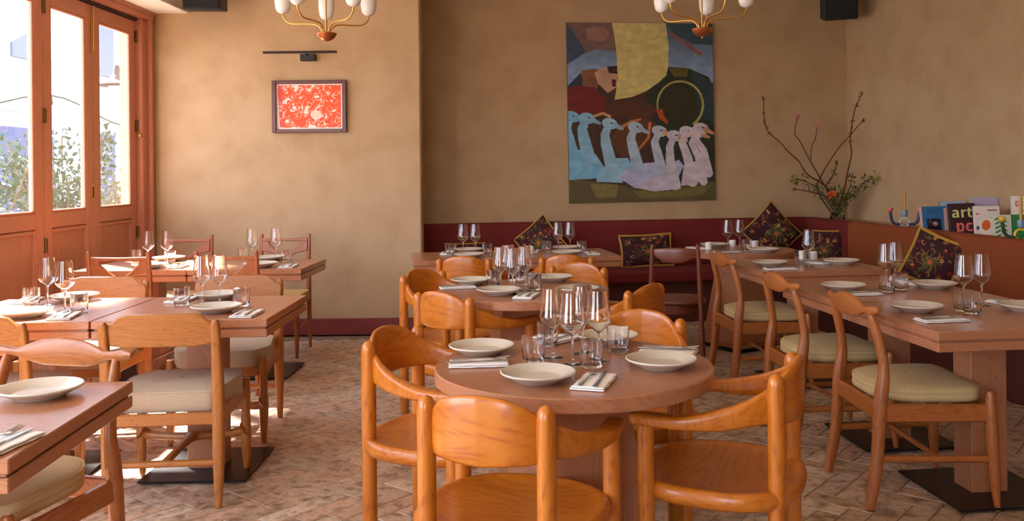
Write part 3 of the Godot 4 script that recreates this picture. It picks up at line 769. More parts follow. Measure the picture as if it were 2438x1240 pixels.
# ---------------------------------------------------------------- mesh builder
class MB:
	var v := PackedVector3Array()
	var n := PackedVector3Array()
	var t := PackedVector2Array()
	var col := PackedColorArray()
	var tint := Color.WHITE
	var colored := false

	func tri(a: Vector3, b: Vector3, c: Vector3, na: Vector3, nb: Vector3, nc: Vector3, ua := Vector2.ZERO, ub := Vector2.ZERO, uc := Vector2.ZERO) -> void:
		var g := (c - a).cross(b - a)
		if g.length_squared() < 1e-16:
			return
		if g.dot(na + nb + nc) < 0.0:
			v.append_array([a, c, b]); n.append_array([na, nc, nb]); t.append_array([ua, uc, ub])
		else:
			v.append_array([a, b, c]); n.append_array([na, nb, nc]); t.append_array([ua, ub, uc])
		if colored:
			col.append_array([tint, tint, tint])

	func quad(a: Vector3, b: Vector3, c: Vector3, d: Vector3, nn: Vector3, uvs := [Vector2(0, 1), Vector2(1, 1), Vector2(1, 0), Vector2(0, 0)]) -> void:
		tri(a, b, c, nn, nn, nn, uvs[0], uvs[1], uvs[2])
		tri(a, c, d, nn, nn, nn, uvs[0], uvs[2], uvs[3])

	# a smooth surface through rows of points; hint turns it (Vector3.ZERO: away from the rows' centres)
	func grid(rows: Array, wrap := true, hint := Vector3.ZERO) -> void:
		var k: int = rows[0].size()
		var m := rows.size()
		var nor := []
		for i in m:
			var p := PackedVector3Array(); p.resize(k); nor.append(p)
		var segs := k if wrap else k - 1
		for i in m - 1:
			for j in segs:
				var j2 := (j + 1) % k
				var a: Vector3 = rows[i][j]; var b: Vector3 = rows[i][j2]; var c: Vector3 = rows[i + 1][j2]; var d: Vector3 = rows[i + 1][j]
				var g := (c - a).cross(d - b)
				nor[i][j] += g; nor[i][j2] += g; nor[i + 1][j2] += g; nor[i + 1][j] += g
		var s := 0.0
		for i in m:
			var ctr := Vector3.ZERO
			for j in k:
				ctr += rows[i][j]
			ctr /= k
			for j in k:
				s += nor[i][j].dot(hint if hint != Vector3.ZERO else (rows[i][j] - ctr))
		var sg := 1.0 if s >= 0.0 else -1.0
		for i in m:
			for j in k:
				var q: Vector3 = nor[i][j] * sg
				nor[i][j] = q.normalized() if q.length_squared() > 1e-20 else Vector3.UP
		for i in m - 1:
			for j in segs:
				var j2 := (j + 1) % k
				var u0 := float(j) / segs; var u1 := float(j + 1) / segs
				var w0 := float(i) / (m - 1); var w1 := float(i + 1) / (m - 1)
				tri(rows[i][j], rows[i][j2], rows[i + 1][j2], nor[i][j], nor[i][j2], nor[i + 1][j2], Vector2(u0, w0), Vector2(u1, w0), Vector2(u1, w1))
				tri(rows[i][j], rows[i + 1][j2], rows[i + 1][j], nor[i][j], nor[i + 1][j2], nor[i + 1][j], Vector2(u0, w0), Vector2(u1, w1), Vector2(u0, w1))

	func cap(ring: PackedVector3Array, nn: Vector3) -> void:
		var c := Vector3.ZERO
		for p in ring:
			c += p
		c /= ring.size()
		for j in ring.size():
			tri(c, ring[j], ring[(j + 1) % ring.size()], nn, nn, nn)

	# rows of rings closed at both ends
	func loft(rows: Array, caps := true) -> void:
		grid(rows)
		if caps:
			var m := rows.size()
			var a := MB.mid(rows[0]); var b := MB.mid(rows[1]); var c := MB.mid(rows[m - 2]); var d := MB.mid(rows[m - 1])
			cap(rows[0], (a - b).normalized() if a.distance_to(b) > 1e-6 else Vector3.DOWN)
			cap(rows[m - 1], (d - c).normalized() if d.distance_to(c) > 1e-6 else Vector3.UP)

	static func mid(r: PackedVector3Array) -> Vector3:
		var c := Vector3.ZERO
		for p in r:
			c += p
		return c / r.size()

	# superellipse ring round c with half axes U and V
	static func ring(c: Vector3, U: Vector3, V: Vector3, k := 12, p := 2.0) -> PackedVector3Array:
		var out := PackedVector3Array()
		for i in k:
			var a := TAU * (i + 0.5) / k
			var x := cos(a); var y := sin(a)
			out.append(c + U * (signf(x) * pow(absf(x), 2.0 / p)) + V * (signf(y) * pow(absf(y), 2.0 / p)))
		return out

	func lathe(prof: Array, seg := 24, o := Vector3.ZERO, sx := 1.0, sz := 1.0) -> void:
		var rows := []
		for q in prof:
			rows.append(MB.ring(o + Vector3(0, q.y, 0), Vector3(maxf(q.x, 1e-5) * sx, 0, 0), Vector3(0, 0, maxf(q.x, 1e-5) * sz), seg))
		lathe_rows(rows, o)

	func lathe_rows(rows: Array, o: Vector3) -> void:
		# normals from the profile so that inner faces look inwards
		var k: int = rows[0].size()
		var m := rows.size()
		var nor := []
		for i in m:
			var p := PackedVector3Array(); p.resize(k); nor.append(p)
		for i in m - 1:
			for j in k:
				var j2 := (j + 1) % k
				var g: Vector3 = (rows[i + 1][j2] - rows[i][j]).cross(rows[i + 1][j] - rows[i][j2])
				nor[i][j] += g; nor[i][j2] += g; nor[i + 1][j2] += g; nor[i + 1][j] += g
		for i in m:
			for j in k:
				var q: Vector3 = -nor[i][j]
				nor[i][j] = q.normalized() if q.length_squared() > 1e-22 else Vector3.UP
		for i in m - 1:
			for j in k:
				var j2 := (j + 1) % k
				tri(rows[i][j], rows[i][j2], rows[i + 1][j2], nor[i][j], nor[i][j2], nor[i + 1][j2])
				tri(rows[i][j], rows[i + 1][j2], rows[i + 1][j], nor[i][j], nor[i + 1][j2], nor[i + 1][j])

	# tube along a path; r a number or one per point; flat squeezes it along the second axis
	func tube(path: Array, r, seg := 8, flat := 1.0, up := Vector3.UP, p := 2.0, caps := true) -> void:
		var rows := []
		var side := Vector3.ZERO
		for i in path.size():
			var d: Vector3 = (path[mini(i + 1, path.size() - 1)] - path[maxi(i - 1, 0)]).normalized()
			if side == Vector3.ZERO:
				side = d.cross(up)
				if side.length() < 0.05:
					side = d.cross(Vector3.RIGHT if absf(d.x) < 0.9 else Vector3.BACK)
			side = (side - d * side.dot(d)).normalized()
			var w := side.cross(d).normalized()
			var rr: float = r[i] if r is Array else r
			rows.append(MB.ring(path[i], side * rr, w * rr * flat, seg, p))
		loft(rows, caps)

	# chamfered box
	func box(c: Vector3, s: Vector3, b := 0.004, bs := Basis()) -> void:
		var h := s / 2.0
		b = minf(b, minf(h.x, minf(h.y, h.z)) * 0.9)
		for ax in 3:
			for sg in [-1.0, 1.0]:
				var N := Vector3.ZERO; N[ax] = sg
				var i1 := (ax + 1) % 3; var i2 := (ax + 2) % 3
				var q := []
				for e in [[-1, -1], [1, -1], [1, 1], [-1, 1]]:
					var p := Vector3.ZERO
					p[ax] = sg * h[ax]; p[i1] = e[0] * (h[i1] - b); p[i2] = e[1] * (h[i2] - b)
					q.append(c + bs * p)
				quad(q[0], q[1], q[2], q[3], bs * N)
		if b < 0.0006:
			return
		for ax in 3:
			var i1 := (ax + 1) % 3; var i2 := (ax + 2) % 3
			for e in [[-1, -1], [1, -1], [1, 1], [-1, 1]]:
				var N := Vector3.ZERO; N[i1] = e[0]; N[i2] = e[1]
				var q := []
				for k in [[-1, 0], [1, 0], [1, 1], [-1, 1]]:
					var p := Vector3.ZERO
					p[ax] = k[0] * (h[ax] - b)
					p[i1] = e[0] * (h[i1] - (b if k[1] == 0 else 0.0)); p[i2] = e[1] * (h[i2] - (0.0 if k[1] == 0 else b))
					q.append(c + bs * p)
				quad(q[0], q[1], q[2], q[3], (bs * N).normalized())
		for x in [-1, 1]:
			for y in [-1, 1]:
				for z in [-1, 1]:
					var N := (bs * Vector3(x, y, z)).normalized()
					tri(c + bs * Vector3(x * h.x, y * (h.y - b), z * (h.z - b)), c + bs * Vector3(x * (h.x - b), y * h.y, z * (h.z - b)), c + bs * Vector3(x * (h.x - b), y * (h.y - b), z * h.z), N, N, N)

	# flat outline (x, y) given thickness along z, chamfered
	func prism(poly: PackedVector2Array, z0: float, z1: float, b := 0.003, xf := Transform3D()) -> void:
		var k := poly.size()
		var area := 0.0
		for i in k:
			area += poly[i].cross(poly[(i + 1) % k])
		var sg := 1.0 if area > 0.0 else -1.0
		var en := []
		for i in k:
			var d := (poly[(i + 1) % k] - poly[i]).normalized()
			en.append(Vector2(d.y, -d.x) * sg)
		var inset := PackedVector2Array()
		for i in k:
			var m: Vector2 = en[i] + en[(i + k - 1) % k]
			m = m / maxf(m.length_squared() / 2.0, 0.3)
			inset.append(poly[i] - m * b)
		var lay := [[inset, z0, -1.0], [poly, z0 + b, 0.0], [poly, z1 - b, 0.0], [inset, z1, 1.0]]
		for r in 3:
			for i in k:
				var i2 := (i + 1) % k
				var n1: Vector2 = en[i]; var n2: Vector2 = en[i]
				var pv: Vector2 = en[(i + k - 1) % k]; var nx: Vector2 = en[i2]
				if n1.dot(pv) > 0.75: n1 = (n1 + pv).normalized()
				if n2.dot(nx) > 0.75: n2 = (n2 + nx).normalized()
				var zz := -1.0 if r == 0 else (1.0 if r == 2 else 0.0)
				var A := xf.basis * Vector3(n1.x, n1.y, zz).normalized(); var B := xf.basis * Vector3(n2.x, n2.y, zz).normalized()
				var l0 = lay[r]; var l1 = lay[r + 1]
				var a := xf * Vector3(l0[0][i].x, l0[0][i].y, l0[1]); var bb := xf * Vector3(l0[0][i2].x, l0[0][i2].y, l0[1])
				var c := xf * Vector3(l1[0][i2].x, l1[0][i2].y, l1[1]); var d := xf * Vector3(l1[0][i].x, l1[0][i].y, l1[1])
				tri(a, bb, c, A, B, B); tri(a, c, d, A, B, A)
		var ix := Geometry2D.triangulate_polygon(inset)
		for e in [[z0, -1.0], [z1, 1.0]]:
			var N := (xf.basis * Vector3(0, 0, e[1])).normalized()
			for i in range(0, ix.size(), 3):
				var q := []
				for j in 3:
					q.append(xf * Vector3(inset[ix[i + j]].x, inset[ix[i + j]].y, e[0]))
				tri(q[0], q[1], q[2], N, N, N)

	func mesh() -> ArrayMesh:
		var a := []
		a.resize(Mesh.ARRAY_MAX)
		a[Mesh.ARRAY_VERTEX] = v; a[Mesh.ARRAY_NORMAL] = n; a[Mesh.ARRAY_TEX_UV] = t
		if colored:
			a[Mesh.ARRAY_COLOR] = col
		var m := ArrayMesh.new()
		m.add_surface_from_arrays(Mesh.PRIMITIVE_TRIANGLES, a)
		return m

# ---------------------------------------------------------------- nodes
func part(parent: Node, called: String, b: MB, m: Material) -> MeshInstance3D:
	var o := MeshInstance3D.new()
	o.name = called
	o.mesh = b.mesh()
	o.material_override = m
	parent.add_child(o, true)
	return o

func meta(o: Node, label: String, category := "", group := "", kind := "") -> void:
	o.set_meta("label", label)
	if category: o.set_meta("category", category)
	if group: o.set_meta("group", group)
	if kind: o.set_meta("kind", kind)

func thing(called: String, label: String, category: String, at := Vector3.ZERO, yaw := 0.0, group := "") -> Node3D:
	var o := Node3D.new()
	o.name = called
	add_child(o, true)
	o.position = at
	o.rotation.y = yaw
	meta(o, label, category, group)
	return o

func copy(src: Node3D, label: String, at: Vector3, yaw := 0.0) -> Node3D:
	var c: Node3D = src.duplicate()
	c.name = src.name
	add_child(c, true)
	c.position = at
	c.rotation.y = yaw
	c.set_meta("label", label)
	return c

func single(called: String, b: MB, m: Material, label: String, category: String, group := "") -> MeshInstance3D:
	var o := part(self, called, b, m)
	meta(o, label, category, group)
	return o

func struct(called: String, b: MB, m: Material, label: String, category := "wall") -> MeshInstance3D:
	var o := part(self, called, b, m)
	meta(o, label, category, "", "structure")
	return o

# ---------------------------------------------------------------- materials
var mats := {}
var tex := {}

func noise_tex(key: String, kind: int, freq: float, ramp: Array, size := 512, oct := 4, pp := 0.0, warp := 0.0, normal := false) -> NoiseTexture2D:
	if tex.has(key):
		return tex[key]
	var f := FastNoiseLite.new()
	f.noise_type = kind as FastNoiseLite.NoiseType
	f.seed = key.hash() % 10000
	f.frequency = freq
	f.fractal_octaves = oct
	if pp > 0.0:
		f.fractal_type = FastNoiseLite.FRACTAL_PING_PONG
		f.fractal_ping_pong_strength = pp
	if warp > 0.0:
		f.domain_warp_enabled = true
		f.domain_warp_amplitude = warp
		f.domain_warp_frequency = freq * 0.7
	var nt := NoiseTexture2D.new()
	nt.width = size; nt.height = size
	nt.seamless = true
	nt.noise = f
	if normal:
		nt.as_normal_map = true
		nt.bump_strength = 6.0
	if ramp.size():
		var g := Gradient.new()
		var off := PackedFloat32Array(); var cs := PackedColorArray()
		for r in ramp:
			off.append(r[0]); cs.append(r[1])
		g.offsets = off; g.colors = cs
		nt.color_ramp = g
	tex[key] = nt
	return nt

func flat(key: String, c: Color, rough := 0.6, metal := 0.0) -> StandardMaterial3D:
	if mats.has(key):
		return mats[key]
	var m := StandardMaterial3D.new()
	m.resource_name = key
	m.albedo_color = c
	m.roughness = rough
	m.metallic = metal
	mats[key] = m
	return m

# wood whose grain runs along one of the part's own axes (0 x, 1 y, 2 z)
func wood(key: String, axis: int, dark := Color.BLACK, light := Color.BLACK, rough := 0.4, coat := 0.0, rings := 0.006, density := 3.2) -> StandardMaterial3D:
	var id := "%s_%d" % [key, axis]
	if mats.has(id):
		return mats[id]
	if not tex.has(key):
		noise_tex(key, FastNoiseLite.TYPE_SIMPLEX_SMOOTH, rings, [[0.0, light], [0.5, light.lerp(dark, 0.12)], [0.74, light.lerp(dark, 0.3)], [0.9, light.lerp(dark, 0.75)], [1.0, light.lerp(dark, 0.45)]], 512, 2, 6.0, 14.0)
		noise_tex("fibre", FastNoiseLite.TYPE_SIMPLEX, 0.09, [[0.0, Color(0.89, 0.88, 0.87)], [0.5, Color(1, 1, 1)], [1.0, Color(0.96, 0.95, 0.94)]], 512, 3)
		mats[key] = [rough, coat, density]
	var m := StandardMaterial3D.new()
	m.resource_name = key + " wood"
	m.albedo_texture = tex[key]
	m.uv1_triplanar = true
	var d: float = mats[key][2]
	var s := Vector3(d, d, d); s[axis] = 0.55
	m.uv1_scale = s
	m.uv1_offset = Vector3(0.13, 0.37, 0.71)
	m.roughness = mats[key][0]
	m.detail_enabled = true
	m.detail_albedo = tex["fibre"]
	m.detail_blend_mode = BaseMaterial3D.BLEND_MODE_MUL
	m.detail_uv_layer = BaseMaterial3D.DETAIL_UV_2
	m.uv2_triplanar = true
	var s2 := Vector3(5, 5, 5); s2[axis] = 0.5
	m.uv2_scale = s2
	if mats[key][1] > 0.0:
		m.clearcoat_enabled = true
		m.clearcoat = mats[key][1]
		m.clearcoat_roughness = 0.25
	mats[id] = m
	return m

func cloth(key: String, c: Color, weave := 60.0, relief := 0.12, sheen := 0.3, rough := 0.9) -> StandardMaterial3D:
	if mats.has(key):
		return mats[key]
	var m := flat(key, c, rough)
	m.uv1_triplanar = true
	m.uv1_scale = Vector3.ONE * weave / 10.0
	noise_tex("weave", FastNoiseLite.TYPE_CELLULAR, 0.08, [[0.0, Color(0.86, 0.86, 0.86)], [1.0, Color(1, 1, 1)]], 256, 2)
	m.albedo_texture = tex["weave"]
	m.heightmap_enabled = relief > 0.0
	m.heightmap_texture = tex["weave"]
	m.heightmap_scale = relief
	if sheen > 0.0:
		m.rim_enabled = true
		m.rim = sheen
		m.rim_tint = 0.6
	return m

func plaster(key: String, a: Color, b: Color, c: Color, scale := 0.4) -> StandardMaterial3D:
	if mats.has(key):
		return mats[key]
	var m := StandardMaterial3D.new()
	m.resource_name = key
	m.roughness = 0.85
	m.albedo_texture = noise_tex(key, FastNoiseLite.TYPE_SIMPLEX_SMOOTH, 0.006, [[0.0, a], [0.42, b], [0.62, b.lerp(c, 0.5)], [1.0, c]], 1024, 5, 0.0, 30.0)
	m.uv1_triplanar = true
	m.uv1_world_triplanar = true
	m.uv1_scale = Vector3(scale, scale, scale)
	m.heightmap_enabled = true
	m.heightmap_texture = noise_tex("trowel", FastNoiseLite.TYPE_SIMPLEX_SMOOTH, 0.02, [], 512, 5, 0.0, 20.0)
	m.heightmap_scale = 0.35
	mats[key] = m
	return m

func img_mat(key: String, im: Image, rough := 0.6) -> StandardMaterial3D:
	var m := StandardMaterial3D.new()
	m.resource_name = key
	m.albedo_texture = ImageTexture.create_from_image(im)
	m.roughness = rough
	m.texture_repeat = false
	return m

func rgb(r: int, g: int, b: int) -> Color:
	return Color(r / 255.0, g / 255.0, b / 255.0)

# ---------------------------------------------------------------- furniture (local axes: +z is the way a sitter faces, origin on the floor)
func post(path: Array, radii: Array, seg := 12, flat_ := 1.0, p := 2.0) -> MB:
	var b := MB.new()
	b.tube(path, radii, seg, flat_, Vector3.UP, p)
	return b

func smooth_path(pts: Array, per := 5) -> Array:
	var out := []
	for i in pts.size() - 1:
		var p0: Vector3 = pts[maxi(i - 1, 0)]; var p1: Vector3 = pts[i]; var p2: Vector3 = pts[i + 1]; var p3: Vector3 = pts[mini(i + 2, pts.size() - 1)]
		for k in per:
			out.append(p1.cubic_interpolate(p2, p0, p3, float(k) / per))
	out.append(pts[pts.size() - 1])
	return out

func lerp_table(tab: Array, s: float) -> float:
	for i in tab.size() - 1:
		if s <= tab[i + 1][0]:
			return lerpf(tab[i][1], tab[i + 1][1], smoothstep(0.0, 1.0, (s - tab[i][0]) / (tab[i + 1][0] - tab[i][0])))
	return tab[tab.size() - 1][1]

func seat_disc(b: MB, cz: float, rx: float, rz: float, y0: float, th: float, dish: float, p := 2.6) -> void:
	var rows := []
	var k := th / 0.056
	for q in [[0.84, 0.0], [0.94, 0.003], [0.985, 0.013], [1.0, 0.028], [0.99, 0.043], [0.965, 0.052], [0.93, 0.056], [0.895, 0.0535], [0.86, 0.049], [0.8, 0.044], [0.6, 0.058 - dish * 1.2], [0.3, 0.056 - dish * 1.25], [0.01, 0.056 - dish * 1.25]]:
		rows.append(MB.ring(Vector3(0, y0 + q[1] * k, cz), Vector3(rx * q[0], 0, 0), Vector3(0, 0, rz * q[0]), 40, p))
	b.grid(rows, true)
	b.cap(rows[0], Vector3.DOWN)

func make_armchair() -> Node3D:
	var c := thing("round_armchair", "", "chair", Vector3.ZERO, 0.0, "orange wooden armchairs")
	var wx := wood("pine", 0, rgb(164, 76, 10), rgb(208, 122, 30), 0.34, 0.35, 0.0042, 2.2)
	var wy := wood("pine", 1)
	var s := MB.new()
	seat_disc(s, -0.02, 0.265, 0.255, 0.393, 0.058, 0.018)
	part(c, "seat", s, wx)
	# the bent band: backrest in the middle, armrests at its ends
	var half := smooth_path([Vector3(0, 0, -0.262), Vector3(0.07, 0, -0.254), Vector3(0.12, 0, -0.232), Vector3(0.152, 0, -0.203), Vector3(0.195, 0, -0.143), Vector3(0.228, 0, -0.05), Vector3(0.245, 0, 0.07), Vector3(0.238, 0, 0.2)], 6)
	var path := []
	for i in range(half.size() - 1, 0, -1):
		path.append(Vector3(-half[i].x, 0, half[i].z))
	path.append_array(half)
	var m := (path.size() - 1) / 2
	var rows := []
	for i in path.size():
		var f := absf(float(i - m)) / m
		var top := 0.657 + 0.151 * pow(cos(PI * minf(f / 0.86, 1.0)) * 0.5 + 0.5, 0.75)
		var bot := lerp_table([[0.0, 0.626], [0.25, 0.632], [0.5, 0.636], [0.75, 0.618], [1.0, 0.620]], f)
		var th := lerp_table([[0.0, 0.0105], [0.45, 0.012], [0.65, 0.018], [0.86, 0.031], [1.0, 0.031]], f)
		if i == 0 or i == path.size() - 1:
			th *= 0.55; top -= 0.006; bot += 0.006
		var d: Vector3 = (path[mini(i + 1, path.size() - 1)] - path[maxi(i - 1, 0)]).normalized()
		var w := d.cross(Vector3.UP).normalized()
		rows.append(MB.ring(path[i] + Vector3(0, (top + bot) / 2, 0), w * th, Vector3(0, (top - bot) / 2, 0), 16, 3.4))
	var b := MB.new()
	b.loft(rows)
	part(c, "backrest", b, wx)
	for sx in [-1.0, 1.0]:
		var r := 0.0255
		var pz := -0.215
		part(c, "leg", post([Vector3(sx * 0.1685, 0, pz), Vector3(sx * 0.1685, 0.01, pz), Vector3(sx * 0.1685, 0.75, pz), Vector3(sx * 0.1685, 0.768, pz), Vector3(sx * 0.1685, 0.779, pz), Vector3(sx * 0.1685, 0.785, pz)], [r * 0.9, r, r, r * 0.88, r * 0.6, r * 0.15], 16), wy)
		part(c, "leg", post([Vector3(sx * 0.235, 0, 0.155), Vector3(sx * 0.235, 0.01, 0.155), Vector3(sx * 0.235, 0.635, 0.155)], [r * 0.9, r, r], 16), wy)
	return c

# cushion from an outline (x, z), puffed, with a seam
func pad(outline: Array, y0: float, th: float, puff := 0.012, seam := true) -> MB:
	var ctr := Vector2.ZERO
	for p in outline: ctr += p
	ctr /= outline.size()
	var rows := []
	var lay := [[0.93, 0.0, 0.0], [0.985, 0.006, 0.0], [1.0, th * 0.3, 0.0], [0.992, th * 0.46, 0.0], [0.978, th * 0.5, 0.0], [0.992, th * 0.54, 0.0], [1.0, th * 0.7, 0.0], [0.985, th * 0.9, 0.0], [0.95, th, 0.1], [0.85, th, 0.45], [0.6, th, 0.85], [0.3, th, 1.0], [0.02, th, 1.0]]
	if not seam:
		lay = [[0.96, 0.0, 0.0], [1.0, 0.006, 0.0], [1.005, th * 0.5, 0.0], [1.0, th * 0.93, 0.0], [0.985, th * 0.985, 0.05], [0.95, th, 0.15], [0.8, th, 0.55], [0.5, th, 0.9], [0.02, th, 1.0]]
	for l in lay:
		var r := PackedVector3Array()
		for p in outline:
			var q: Vector2 = ctr + (p - ctr) * l[0]
			r.append(Vector3(q.x, y0 + l[1] + l[2] * puff, q.y))
		rows.append(r)
	var b := MB.new()
	b.grid(rows)
	b.cap(rows[0], Vector3.DOWN)
	return b

func round_outline(pts: Array, rad: float, per := 4) -> Array:
	var out := []
	var k := pts.size()
	for i in k:
		var p: Vector2 = pts[i]; var a: Vector2 = pts[(i + k - 1) % k]; var c: Vector2 = pts[(i + 1) % k]
		var r := minf(rad, minf(p.distance_to(a), p.distance_to(c)) * 0.45)
		var s := p + (a - p).normalized() * r
		var e := p + (c - p).normalized() * r
		for j in per + 1:
			var f := float(j) / per
			out.append(s.lerp(p, f).lerp(p.lerp(e, f), f))
	# even out long edges
	var fine := []
	for i in out.size():
		var a: Vector2 = out[i]; var c: Vector2 = out[(i + 1) % out.size()]
		var nn := maxi(1, int(a.distance_to(c) / 0.05))
		for j in nn:
			fine.append(a.lerp(c, float(j) / nn))
	return fine

func outline_tube(outline: Array, y: float, r: float) -> MB:
	var rows := []
	var k := outline.size()
	for i in k + 1:
		var p: Vector2 = outline[i % k]
		var d: Vector2 = (outline[(i + 1) % k] - outline[(i + k - 1) % k]).normalized()
		rows.append(MB.ring(Vector3(p.x, y, p.y), Vector3(d.y, 0, -d.x) * r, Vector3(0, r, 0), 6))
	var b := MB.new()
	b.grid(rows)
	return b

# oak chair with a cut-shouldered top rail, thick bouclé cushion and H-braced legs
func make_angular_chair() -> Node3D:
	var c := thing("angular_chair", "", "chair", Vector3.ZERO, 0.0, "angular oak chairs with wool cushions")
	var wx := wood("oak", 0, rgb(144, 82, 30), rgb(182, 114, 48), 0.42, 0.15, 0.007, 3.0)
	var wy := wood("oak", 1); var wz := wood("oak", 2)
	var rail := MB.new()
	var poly := PackedVector2Array([Vector2(-0.235, 0.692), Vector2(-0.14, 0.676), Vector2(0.14, 0.676), Vector2(0.235, 0.692), Vector2(0.238, 0.745), Vector2(0.222, 0.768), Vector2(0.196, 0.776), Vector2(0.165, 0.806), Vector2(0.13, 0.813), Vector2(-0.13, 0.813), Vector2(-0.165, 0.806), Vector2(-0.196, 0.776), Vector2(-0.222, 0.768), Vector2(-0.238, 0.745)])
	rail.prism(poly, -0.013, 0.013, 0.005, Transform3D(Basis(Vector3.RIGHT, -0.14), Vector3(0, 0, -0.135)))
	part(c, "top_rail", rail, wx)
	for sx in [-1.0, 1.0]:
		var x: float = sx * 0.222
		part(c, "leg", post([Vector3(x, 0, -0.232), Vector3(x, 0.02, -0.23), Vector3(x, 0.2, -0.218), Vector3(x, 0.42, -0.212), Vector3(x, 0.6, -0.23), Vector3(x, 0.765, -0.256), Vector3(x, 0.78, -0.259)], [0.012, 0.015, 0.024, 0.026, 0.0225, 0.018, 0.010], 12, 0.85, 3.0), wy)
		var fx: float = sx * 0.232
		part(c, "leg", post([Vector3(fx, 0, 0.222), Vector3(fx, 0.012, 0.222), Vector3(fx, 0.10, 0.218), Vector3(fx, 0.19, 0.214), Vector3(fx, 0.27, 0.214), Vector3(fx, 0.36, 0.216), Vector3(fx, 0.432, 0.22)], [0.013, 0.0165, 0.0245, 0.0285, 0.0225, 0.025, 0.021], 12, 0.8, 3.0), wy)
	var fr := MB.new()
	fr.box(Vector3(0, 0.365, -0.215), Vector3(0.41, 0.05, 0.024), 0.005)
	fr.box(Vector3(0, 0.365, 0.215), Vector3(0.43, 0.05, 0.024), 0.005)
	for sx in [-1.0, 1.0]:
		fr.box(Vector3(sx * 0.226, 0.372, 0.0), Vector3(0.024, 0.058, 0.41), 0.005)
	part(c, "seat_frame", fr, wz)
	var st := MB.new()
	st.tube([Vector3(-0.222, 0.185, -0.22), Vector3(0.222, 0.185, -0.22)], 0.0165, 10, 0.8, Vector3.UP, 3.0)
	part(c, "stretcher", st, wx)
	var st2 := MB.new()
	st2.tube(smooth_path([Vector3(-0.23, 0.20, 0.214), Vector3(-0.2, 0.186, 0.212), Vector3(-0.1, 0.181, 0.195), Vector3(0, 0.181, 0.183), Vector3(0.1, 0.181, 0.195), Vector3(0.2, 0.186, 0.212), Vector3(0.23, 0.20, 0.214)], 4), [0.042, 0.036, 0.03, 0.026, 0.0235, 0.021, 0.02, 0.0195, 0.019, 0.019, 0.02, 0.021, 0.022, 0.021, 0.02, 0.019, 0.019, 0.0195, 0.02, 0.021, 0.0235, 0.026, 0.03, 0.036, 0.042], 10, 0.85, Vector3.UP, 3.0)
	part(c, "stretcher", st2, wx)
	var st3 := MB.new()
	st3.tube([Vector3(0, 0.183, -0.215), Vector3(0, 0.183, 0.0), Vector3(0, 0.182, 0.12), Vector3(0, 0.181, 0.18)], [0.018, 0.0165, 0.02, 0.032], 10, 0.7, Vector3.UP, 3.0)
	part(c, "stretcher", st3, wz)
	var ol := round_outline([Vector2(-0.20, -0.195), Vector2(0.20, -0.195), Vector2(0.245, 0.12), Vector2(0.19, 0.245), Vector2(-0.19, 0.245), Vector2(-0.245, 0.12)], 0.035)
	var bm := cloth("boucle", rgb(200, 178, 150), 80.0, 0.35, 0.3)
	var cu := part(c, "cushion", pad(ol, 0.388, 0.085, 0.012, false), bm)
	part(cu, "piping", outline_tube(ol.map(func(p): return p * 0.99), 0.470, 0.005), bm)
	return c

